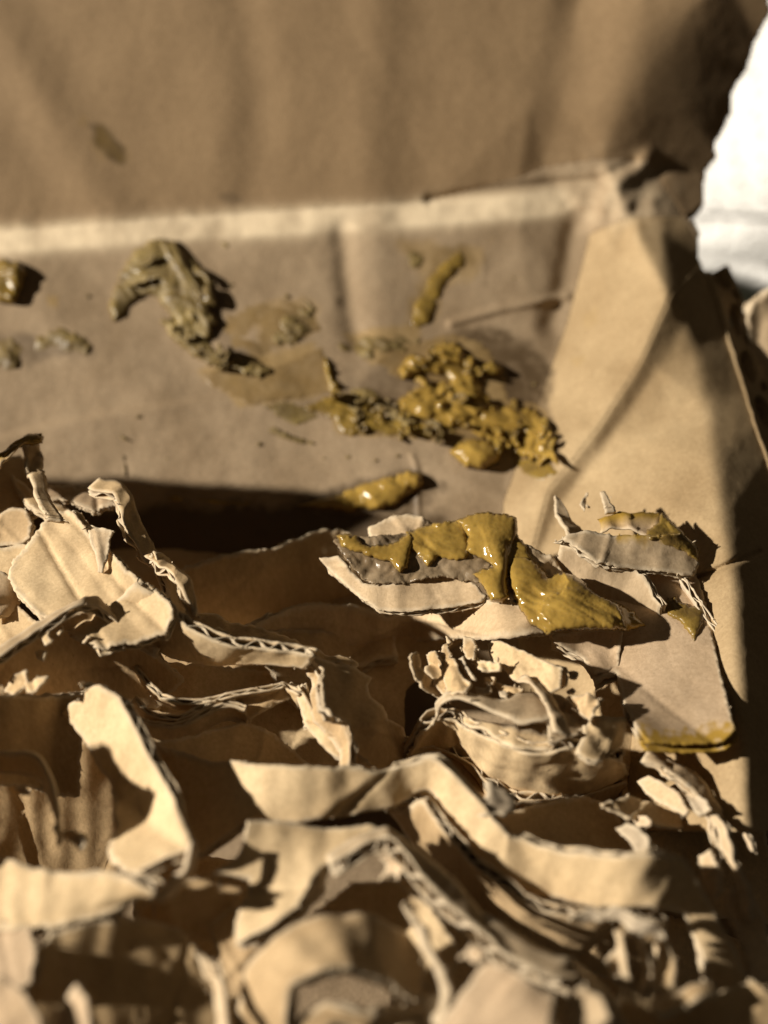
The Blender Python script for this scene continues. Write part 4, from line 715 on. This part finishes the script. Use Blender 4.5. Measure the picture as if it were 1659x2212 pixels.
# lower right debris
RD = 'scraps along the side wall at right'
def rd(l, o, z, mat=PULP, tilt=.004): 
    cxx = np.mean([p[0] for p in o]); patch('cardboard_scrap', l, [(x, y, z+(x-cxx)*tilt) for x, y in o], mat=mat, group=RD, jag=4, spacing=5, crumple=.06, ply=.05, cfreq=1.8)
rd('pale curved flap beneath the yellow stained board edge', [(1375, 1688), (1400, 1676), (1432, 1690), (1465, 1710), (1486, 1752), (1478, 1762), (1422, 1733), (1390, 1708)], .1, KRAFT2)
rd('mauve white scrap right of the pale curved flap', [(1468, 1708), (1495, 1715), (1524, 1727), (1537, 1748), (1512, 1760), (1487, 1746)], .3)
rd('pale torn end above the right part of the long wavy strip', [(1322, 1785), (1350, 1776), (1380, 1788), (1400, 1812), (1398, 1835), (1370, 1838), (1352, 1815)], .55)
rd('small tan sliver between the pale torn end and the curved flap', [(1358, 1764), (1385, 1760), (1405, 1772), (1402, 1784), (1372, 1782)], .2, KRAFT2)
rd('brown board under the pale curved flap at lower right', [(1315, 1735), (1370, 1715), (1430, 1740), (1500, 1770), (1500, 1790), (1430, 1785), (1360, 1765)], .0, KRAFT, -.004)
rd('lit lump where the long wavy strip turns down at right', [(1508, 1850), (1530, 1835), (1548, 1870), (1552, 1925), (1530, 1935), (1512, 1890)], .5, KRAFT2)
for l, A, B in (('mauve strip running down beside the lit lump at right', [(1526, 1760, .3), (1545, 1800, .35), (1566, 1860, .4), (1592, 1915, .4), (1610, 1990, .3)], [(1548, 1760, .4), (1570, 1805, .45), (1590, 1860, .5), (1612, 1915, .5), (1630, 1990, .4)]),
                ('thin tan strip lying against the dark side wall at right', [(1560, 1735, 0), (1590, 1780, 0), (1622, 1832, 0)], [(1572, 1735, .05), (1605, 1785, .05), (1632, 1838, .05)]),
                ('brown curved strip beneath the yellow stained board', [(1390, 1640, .0), (1440, 1650, .0), (1500, 1680, .1), (1550, 1740, .1), (1590, 1830, .1)], [(1380, 1665, .1), (1430, 1680, .1), (1480, 1710, .2), (1530, 1770, .2), (1560, 1850, .2)]),
                ('dark strip dropping into the shade at the right edge', [(1600, 1900, .2), (1640, 2000, .2), (1680, 2120, .2)], [(1570, 1930, .3), (1590, 2020, .3), (1620, 2120, .3)])):
    loft('cardboard_strip', l, A, B, mat=KRAFT2, t=.06, group=G, crumple=.07, jag=(.08, .08))

# ------------------------------------------------------------------ paste
_all = None
def hit_depth(xy):
    global _all
    if _all is None:
        vs = []; fs = []; b0 = 0
        for v, f in GEO:
            vs.append(v); fs += [[int(i)+b0 for i in q] for q in f]; b0 += len(v)
        _all = BVHTree.FromPolygons([tuple(p) for p in np.vstack(vs)], fs)
    P = W(xy[:, 0], xy[:, 1], np.ones(len(xy))); out = np.full(len(xy), 99.0); o = Vector(CAM)
    for i, p in enumerate(P):
        dv = Vector(p-CAM); L = dv.length; h = _all.ray_cast(o, dv/L)
        if h[0] is not None: out[i] = (h[0]-o).length/L
    return out
PG = 'olive paste smears'
def paste(name, label, outline, h=0.12, mat=PASTE, spacing=4, jag=5, edge=16, rough=0.5, freq=3.0, ridged=0.3, wall=True, drape=None, lift=0.0, cat='paste smear', group=PG, holes=0.0, kindof=None, aniso=(0.6, 2.6)):
    reseed(label); sd = rng.random()*60
    xy, F, dd, _ = triang(outline, spacing, jag, sd, 1/18.)
    if wall: d = wall_d(xy[:, 0], xy[:, 1])
    else:
        ctrl = [(x, y, dp(y)-z) for x, y, z in drape]; T = tps(ctrl)(xy[:, 0], xy[:, 1]); H = hit_depth(xy)
        H = np.where(np.abs(H-T) > 0.45, T, H)
        d = H*0.6+T*0.4
        ed = set();
        nb = np.zeros(len(xy)); 
        fa = np.array(F)
        for _ in range(14):
            acc = np.zeros(len(xy)); cnt = np.zeros(len(xy))
            for a, b_ in ((0, 1), (1, 2), (2, 0)):
                np.add.at(acc, fa[:, a], d[fa[:, b_]]); np.add.at(cnt, fa[:, a], 1)
                np.add.at(acc, fa[:, b_], d[fa[:, a]]); np.add.at(cnt, fa[:, b_], 1)
            d = 0.4*d+0.6*acc/np.maximum(cnt, 1)
        d = np.minimum(d, H+0.02)
    base = W(xy[:, 0], xy[:, 1], d)
    ca_, sa_ = math.cos(aniso[0]), math.sin(aniso[0]); ax = ca_*RIGHT-sa_*UP; nb_ = base-np.outer(base@ax, ax)*(1-1/aniso[1]); true_base = base; base = nb_
    wp = np.stack([fbm(base, freq*.6, 2, sd+11), fbm(base, freq*.6, 2, sd+13), fbm(base, freq*.6, 2, sd+17)], 1)*(0.55/freq*2)
    n1 = fbm(base+wp, freq*.8, 4, sd); n2 = fbm(base+wp*1.5, freq*.9, 3, sd+7, True)
    prof = 1-np.exp(-dd/edge); prof = np.sqrt(np.clip(prof, 0, 1))
    hh = h*prof*np.clip(1-rough+rough*(1.6*n1*(1-ridged)+ridged*1.2*n2+0.4), -0.5 if holes else 0.06, 2.2)+lift*prof
    hh = hh-0.03*np.exp(-dd/3.0)
    if holes: hh -= holes*h
    V = W(xy[:, 0], xy[:, 1], d-hh)
    _, fn = vnormals(V, F)
    if np.sum(fn@(-FWD)) < 0: F = [q[::-1] for q in F]
    c = V.mean(0)
    o = mesh(name, V-c, F, mat, None, dict(thin=np.clip(1-hh/(0.35*h), 0, 1))); o.location = c
    solid(o, 0.03); tag(o, label, cat, group); return o
P2 = lambda *a: [(x, y) for x, y in a]
# on the back wall
paste('paste_smear', 'large hooked olive paste clump high on the left of the back wall', P2((232, 668), (240, 630), (258, 590), (285, 545), (330, 512), (385, 520), (430, 570), (462, 610), (458, 660), (470, 700), (455, 730), (420, 745), (395, 720), (365, 680), (345, 650), (320, 635), (290, 655), (262, 690), (240, 690)), h=.24, mat=DRYP, rough=.9, freq=2.0, ridged=.3, jag=12, edge=12, aniso=(1.0, 4))
paste('paste_smear', 'crusty trail running down right from the hooked paste clump', P2((340, 690), (370, 680), (410, 720), (450, 742), (500, 765), (560, 780), (590, 800), (560, 820), (500, 800), (450, 790), (410, 765), (370, 735)), h=.13, mat=DRYP, rough=.95, freq=4, ridged=.6, jag=10, edge=9)
paste('paste_smear', 'olive paste knob on the back wall at the left edge of the picture', P2((-40, 570), (10, 558), (45, 565), (58, 595), (48, 625), (30, 660), (5, 655), (-40, 640)), h=.45, mat=MIDP, rough=.6, freq=2, jag=8, edge=20)
paste('paste_smear', 'dark crust patch on the back wall at the left, below the knob', P2((70, 720), (130, 705), (180, 720), (205, 750), (190, 775), (140, 765), (100, 770), (60, 765)), h=.10, mat=DRYP, rough=.95, freq=3, jag=12, holes=.25)
paste('paste_smear', 'dark crust patch at the left picture edge beside the other one', P2((-30, 735), (20, 722), (50, 745), (55, 790), (20, 805), (-30, 790)), h=.12, mat=DRYP, rough=.95, freq=3, jag=12, holes=.2)
paste('paste_smear', 'rough crumbly spatter in the middle of the back wall', P2((620, 660), (660, 645), (695, 660), (690, 715), (660, 745), (600, 755), (560, 740), (590, 700)), h=.13, mat=DRYP, rough=1.0, freq=6, ridged=.5, jag=14, holes=.45)
paste('paste_smear', 'thin brown translucent film below the crumbly spatter', P2((425, 800), (500, 790), (560, 800), (640, 770), (700, 740), (712, 800), (720, 850), (660, 862), (600, 870), (545, 882), (500, 862), (450, 835)), h=.02, mat=FILM, rough=.8, freq=4, jag=7, edge=8)
paste('paste_smear', 'short thick ridge of pale olive paste standing on the brown film', P2((700, 765), (712, 780), (722, 820), (742, 828), (732, 850), (712, 850), (704, 820), (696, 790)), h=.22, mat=MIDP, rough=.8, freq=6, jag=4, edge=8)
paste('paste_smear', 'soaked brown film under and around the wet paste heap', P2((800, 770), (880, 740), (980, 715), (1050, 740), (1095, 800), (1100, 860), (1170, 870), (1215, 930), (1205, 1000), (1120, 1000), (960, 960), (860, 950), (740, 935), (700, 870), (760, 850), (860, 860), (900, 820), (830, 810)), h=.02, mat=FILM, rough=.8, freq=3, jag=14, edge=10)
paste('paste_smear', 'faint smeared film between the hooked clump and the crumbly spatter', P2((480, 680), (540, 650), (620, 640), (690, 660), (700, 720), (640, 750), (560, 780), (500, 760), (470, 720)), h=.015, mat=FILM, rough=.9, freq=4, jag=16, edge=10, holes=.35)
paste('paste_smear', 'slanted crusty smear from the film towards the wet paste heap', P2((560, 872), (620, 862), (680, 880), (700, 905), (640, 922), (600, 905)), h=.05, mat=DRYP, rough=.9, freq=4, jag=6)
paste('paste_smear', 'thin drip curling below the slanted crusty smear', P2((570, 925), (590, 920), (620, 932), (650, 945), (690, 958), (688, 965), (640, 958), (600, 948)), h=.06, mat=DRYP, rough=.9, freq=5, jag=5, edge=6)
paste('paste_smear', 'long ragged band of paste between film and wet heap', P2((715, 850), (780, 838), (840, 870), (880, 905), (960, 905), (1000, 930), (960, 955), (880, 945), (800, 940), (740, 945), (720, 910), (640, 880)), h=.09, mat=MIDP, rough=1.0, freq=5, ridged=.6, jag=10, holes=.18)
paste('paste_smear', 'crumbly ridge at the left end of the wet paste heap', P2((745, 842), (800, 835), (850, 872), (900, 900), (905, 920), (860, 920), (800, 880)), h=.1, mat=DRYP, rough=1.0, freq=5, ridged=.6, jag=9, edge=9)
paste('paste_smear', 'olive streak dripping down the middle of the back wall', P2((930, 590), (960, 560), (1000, 535), (1010, 570), (965, 610), (945, 660), (930, 700), (900, 715), (885, 695), (895, 655), (915, 620)), h=.10, mat=MIDP, rough=.8, freq=3, jag=8, holes=.05)
paste('paste_smear', 'dull brown spot left of the dripping olive streak', P2((872, 545), (900, 540), (918, 560), (910, 585), (885, 580)), h=.06, mat=DRYP, jag=5, rough=.8)
paste('paste_smear', 'small brown spot high on the back wall near the fold', P2((470, 525), (490, 520), (502, 532), (485, 540)), h=.05, mat=DRYP, jag=3)
paste('paste_smear', 'band of dull paste across the creased middle of the back wall', P2((715, 735), (790, 722), (860, 718), (920, 730), (900, 760), (840, 765), (790, 780), (740, 762)), h=.09, mat=DRYP, rough=1.0, freq=4, jag=10, holes=.2)
paste('paste_smear', 'lumpy upper part of the wet paste heap on the back wall', P2((858, 800), (880, 765), (920, 770), (945, 738), (980, 735), (1010, 765), (1000, 790), (1030, 815), (1048, 840), (1030, 862), (985, 850), (960, 810), (920, 805), (890, 815), (865, 822)), h=.40, mat=PASTE, rough=.95, freq=2.0, ridged=.2, jag=9, edge=14)
paste('paste_smear', 'small knob right of the lumpy paste heap', P2((1040, 790), (1062, 778), (1088, 790), (1082, 808), (1062, 815), (1042, 808)), h=.30, mat=MIDP, rough=.7, freq=3, jag=4, edge=8)
paste('paste_smear', 'shiny folded middle of the wet paste heap', P2((850, 872), (880, 845), (940, 822), (1000, 825), (1050, 850), (1068, 880), (1030, 905), (1010, 930), (950, 920), (900, 905), (870, 890)), h=.32, mat=PASTE, rough=.9, freq=2.0, ridged=.3, jag=9, edge=16)
paste('paste_smear', 'jagged right part of the wet paste heap with small peaks', P2((1000, 905), (1050, 880), (1100, 875), (1150, 880), (1185, 905), (1200, 940), (1192, 985), (1160, 1000), (1120, 985), (1090, 960), (1040, 950), (1010, 930)), h=.26, mat=PASTE, rough=.95, freq=2.4, ridged=.5, jag=12, edge=11)
paste('paste_smear', 'glossy ochre drop at the foot of the wet paste heap', P2((968, 975), (990, 955), (1020, 945), (1060, 950), (1085, 975), (1075, 1000), (1040, 1015), (1005, 1012), (985, 995)), h=.50, mat=PASTE, rough=.3, freq=1.6, jag=6, edge=20)
paste('paste_smear', 'flat dull tail at the lower right of the paste heap', P2((1105, 995), (1150, 985), (1190, 1000), (1212, 1025), (1160, 1042), (1130, 1025)), h=.05, mat=MIDP, rough=.6, freq=3, jag=5)
paste('paste_smear', 'glossy yellow smear at the foot of the back wall near the pit', P2((725, 1082), (745, 1058), (790, 1042), (840, 1028), (880, 1016), (915, 1020), (918, 1042), (890, 1066), (850, 1094), (810, 1104), (765, 1096)), h=.26, mat=PASTE, rough=.75, freq=2.4, ridged=.4, jag=6, edge=14)
paste('paste_smear', 'thin glossy yellow streak reaching into the dark pit', P2((640, 1092), (690, 1074), (740, 1066), (790, 1090), (765, 1108), (700, 1100)), h=.3, mat=PASTE, rough=.8, freq=3, jag=5)
paste('paste_smear', 'narrow yellow fleck on the wall in the shadow at left', P2((350, 1074), (385, 1068), (400, 1078), (390, 1085), (360, 1080)), h=.08, mat=PASTE, jag=4, edge=6)
paste('paste_smear', 'second narrow yellow fleck in the shadow right of the first', P2((415, 1076), (460, 1078), (530, 1084), (560, 1082), (540, 1092), (470, 1090), (440, 1086)), h=.08, mat=PASTE, jag=5, edge=6)
paste('paste_smear', 'tiny upright mark on the wall above the thin shadow', P2((262, 975), (272, 985), (278, 1030), (268, 1032), (264, 1000)), h=.04, mat=DRYP, jag=3, edge=5)
paste('paste_smear', 'short slanted fleck on the wall above the tiny upright mark', P2((252, 938), (262, 936), (288, 952), (286, 958), (262, 950)), h=.06, mat=DRYP, jag=3, edge=5)
for i, (x, y) in enumerate(((752, 987), (812, 995), (500, 615), (1155, 830), (730, 650), (620, 640), (360, 990), (1000, 1030), (480, 1000), (700, 990), (1110, 600), (300, 900), (190, 640), (860, 985), (560, 960))):
    rr_ = 4+rng.random()*4
    paste('paste_speck', ('speck of paste under the long ragged band, left one of two', 'speck of paste under the long ragged band, right one of two', 'speck right of the hooked clump', 'speck at the right of the stained wall', 'speck left of the vertical wall crease',
          'speck above the crumbly spatter', 'speck beside the thin dark shadow on the wall', 'speck under the glossy ochre drop', 'speck above the dark pit', 'speck below the thin curling drip', 'speck high on the wall left of the corner crease',
          'speck on the wall below the dark crust patches', 'speck between the knob and the hooked clump', 'speck left of the glossy ochre drop', 'speck on the wall above the middle of the pit')[i],
          [(x+rr_*math.cos(a)*1.2, y+rr_*math.sin(a)*.8) for a in np.linspace(0, 6.28, 9)[:-1]], h=.05, mat=DRYP, spacing=3, jag=1.5, edge=4, group='specks of paste on the back wall')
# on the scraps
paste('paste_smear', 'glossy ochre tongue of paste at the left on the mashed grey paper', P2((728, 1158), (745, 1150), (770, 1160), (790, 1178), (830, 1178), (862, 1168), (880, 1150), (895, 1158), (890, 1200), (880, 1230), (862, 1238), (840, 1215), (800, 1205), (760, 1192), (735, 1182)), h=.14, wall=False, drape=[(728, 1158, .18), (790, 1180, .22), (895, 1158, .26), (880, 1230, .28), (760, 1192, .18), (830, 1200, .24)], rough=.35, freq=2.2, edge=14)
paste('paste_smear', 'thick glossy ochre pool of paste hanging over the central boards', P2((985, 1125), (1010, 1112), (1050, 1106), (1095, 1110), (1115, 1118), (1118, 1150), (1105, 1200), (1095, 1250), (1100, 1290), (1085, 1302), (1060, 1300), (1045, 1270), (1020, 1240), (1040, 1228), (1070, 1225), (1030, 1205), (1005, 1190), (1010, 1160), (1000, 1145)), h=.16, wall=False, drape=[(985, 1125, .3), (1050, 1106, .3), (1115, 1118, .28), (1105, 1200, .36), (1080, 1300, .4), (1020, 1240, .34), (1005, 1190, .32), (1050, 1180, .36)], rough=.25, freq=1.6, edge=18, jag=4)
paste('paste_smear', 'glistening thin paste bridging the tongue and the pool over mashed paper', P2((878, 1150), (915, 1136), (955, 1126), (1000, 1124), (1012, 1160), (1015, 1205), (985, 1215), (950, 1205), (925, 1225), (900, 1200), (878, 1190)), h=.09, wall=False, drape=[(878, 1150, .26), (955, 1126, .28), (1000, 1124, .3), (1000, 1192, .33), (900, 1190, .27), (950, 1160, .31)], rough=.9, freq=3.5, edge=10, holes=.15)
paste('paste_smear', 'dull paste joining the central pool to the long curtain', P2((1080, 1150), (1112, 1150), (1140, 1180), (1150, 1215), (1120, 1260), (1096, 1250), (1088, 1200)), h=.09, wall=False, drape=[(1080, 1150, .3), (1140, 1180, .3), (1120, 1260, .4), (1088, 1200, .36)], rough=.8, freq=2.5, edge=12)
paste('paste_smear', 'long curtain of dull ochre paste sagging over the right boards', P2((1100, 1200), (1130, 1200), (1160, 1215), (1185, 1245), (1215, 1235), (1250, 1245), (1275, 1270), (1300, 1290), (1330, 1300), (1370, 1320), (1395, 1352), (1360, 1362), (1300, 1360), (1230, 1362), (1180, 1368), (1145, 1350), (1115, 1305), (1100, 1260)), h=.20, mat=PASTE, wall=False, drape=[(1100, 1200, .34), (1160, 1215, .36), (1250, 1245, .42), (1330, 1300, .42), (1395, 1352, .35), (1300, 1360, .5), (1180, 1368, .5), (1115, 1305, .45), (1200, 1300, .52)], rough=.75, freq=1.7, ridged=.45, edge=16, jag=5)
paste('paste_smear', 'dab of yellow paste along the top of the mauve scrap', P2((1395, 1150), (1420, 1130), (1430, 1108), (1450, 1125), (1485, 1160), (1512, 1190), (1508, 1215), (1470, 1190), (1430, 1178), (1400, 1170)), h=.08, mat=MIDP, wall=False, drape=[(1395, 1150, .55), (1430, 1108, .4), (1510, 1200, .42), (1430, 1178, .58)], rough=.9, freq=4, jag=7, edge=10)
paste('paste_smear', 'yellow dab sliding down the right edge of the large board', P2((1432, 1295), (1460, 1290), (1490, 1310), (1522, 1305), (1520, 1350), (1500, 1395), (1488, 1370), (1465, 1345), (1440, 1330)), h=.08, mat=MIDP, wall=False, drape=[(1432, 1295, .1), (1520, 1300, .2), (1500, 1395, .25), (1460, 1340, .15)], rough=.8, freq=3, jag=7, edge=10)
paste('paste_smear', 'yellow paste bead on the tip of the tall thin strip', P2((45, 950), (55, 938), (80, 935), (95, 944), (92, 958), (70, 962), (50, 960)), h=.09, wall=False, drape=[(45, 950, 1.04), (70, 935, 1.02), (95, 945, .92), (70, 962, 1.04)], edge=8, jag=3, spacing=3)
paste('paste_smear', 'glistening yellow dab on the arched strip at far left', P2((5, 978), (25, 962), (50, 955), (45, 966), (22, 978), (8, 992)), h=.07, wall=False, drape=[(5, 978, 1.02), (50, 955, 1.07), (22, 978, 1.07), (8, 992, 1.02)], edge=6, jag=3, spacing=3)

# leafy little flakes and curls that are parts of the paste clumps on the back wall
def smear(lab):
    return next(o for o in bpy.data.objects if o.get('label') == lab)
def curls(n, poly, lab, size=(14, 34), h=(.05, .38), mats=(PASTE, MIDP)):
    par = smear(lab); reseed(lab+' flakes')
    P = np.array(poly, float); x0, y0 = P.min(0); x1, y1 = P.max(0); k = 0
    while k < n:
        x = rng.uniform(x0, x1); y = rng.uniform(y0, y1)
        if not inside(np.array([x]), np.array([y]), poly)[0]: continue
        k += 1; a = rng.normal(0.15, .75); L = rng.uniform(*size); wd = L*rng.uniform(.22, .5); hh = rng.uniform(*h)
        u = np.linspace(0, 1, 15); v = np.linspace(-1, 1, 6); U, V = np.meshgrid(u, v, indexing='ij')
        bend = rng.normal(0, .6); prof = np.sin(np.pi*np.clip(U*.9+.08, 0, 1))**.6*(1+.35*np.sin(U*9+k))
        lx = (U-.5)*L; ly = V*wd*.5*prof+bend*wd*(U-.5)**2*3
        px = x+lx*math.cos(a)-ly*math.sin(a); py = y+lx*math.sin(a)+ly*math.cos(a)
        z = hh*(.35+.65*U)+.10*V*V*rng.normal(0, 1)+.05*rng.normal(0, 1)*np.sin(U*7)
        w = W(px.ravel(), py.ravel(), wall_d(px.ravel(), py.ravel())-z.ravel()-.02)
        w = w+fbm(w, 7, 2, k)[:, None]*.03
        f = [[i*6+j, (i+1)*6+j, (i+1)*6+j+1, i*6+j+1] for i in range(14) for j in range(5)]
        c = w.mean(0); o = mesh('paste_flake', w-c, f, mats[k % len(mats)], None, dict(thin=np.zeros(len(w))))
        o.parent = par; o.location = Vector(c)-par.location
        solid(o, .05, 0); sb = o.modifiers.new('soft', 'SUBSURF'); sb.levels = 1; sb.render_levels = 1
curls(16, [(850, 790), (920, 750), (1010, 755), (1050, 850), (1000, 870)], 'lumpy upper part of the wet paste heap on the back wall', h=(.06, .3), size=(16, 44))
curls(10, [(870, 860), (940, 830), (1040, 850), (1050, 890), (960, 910)], 'shiny folded middle of the wet paste heap', h=(.05, .24), size=(24, 60), mats=(PASTE,))
curls(30, [(960, 905), (1060, 868), (1150, 880), (1200, 930), (1185, 990), (1100, 985), (1000, 950)], 'jagged right part of the wet paste heap with small peaks', h=(.04, .26), size=(14, 44))
curls(22, [(720, 850), (800, 845), (900, 890), (990, 920), (940, 950), (800, 935), (740, 930)], 'long ragged band of paste between film and wet heap', h=(.01, .10), mats=(DRYP, MIDP))
curls(7, [(250, 620), (300, 550), (370, 525), (430, 580), (450, 690), (400, 700), (350, 620), (270, 670)], 'large hooked olive paste clump high on the left of the back wall', h=(.1, .35), mats=(DRYP,), size=(50, 100))
curls(12, [(370, 700), (420, 730), (500, 775), (580, 790), (560, 812), (470, 790), (390, 745)], 'crusty trail running down right from the hooked paste clump', size=(14, 40), h=(.03, .16), mats=(DRYP,))
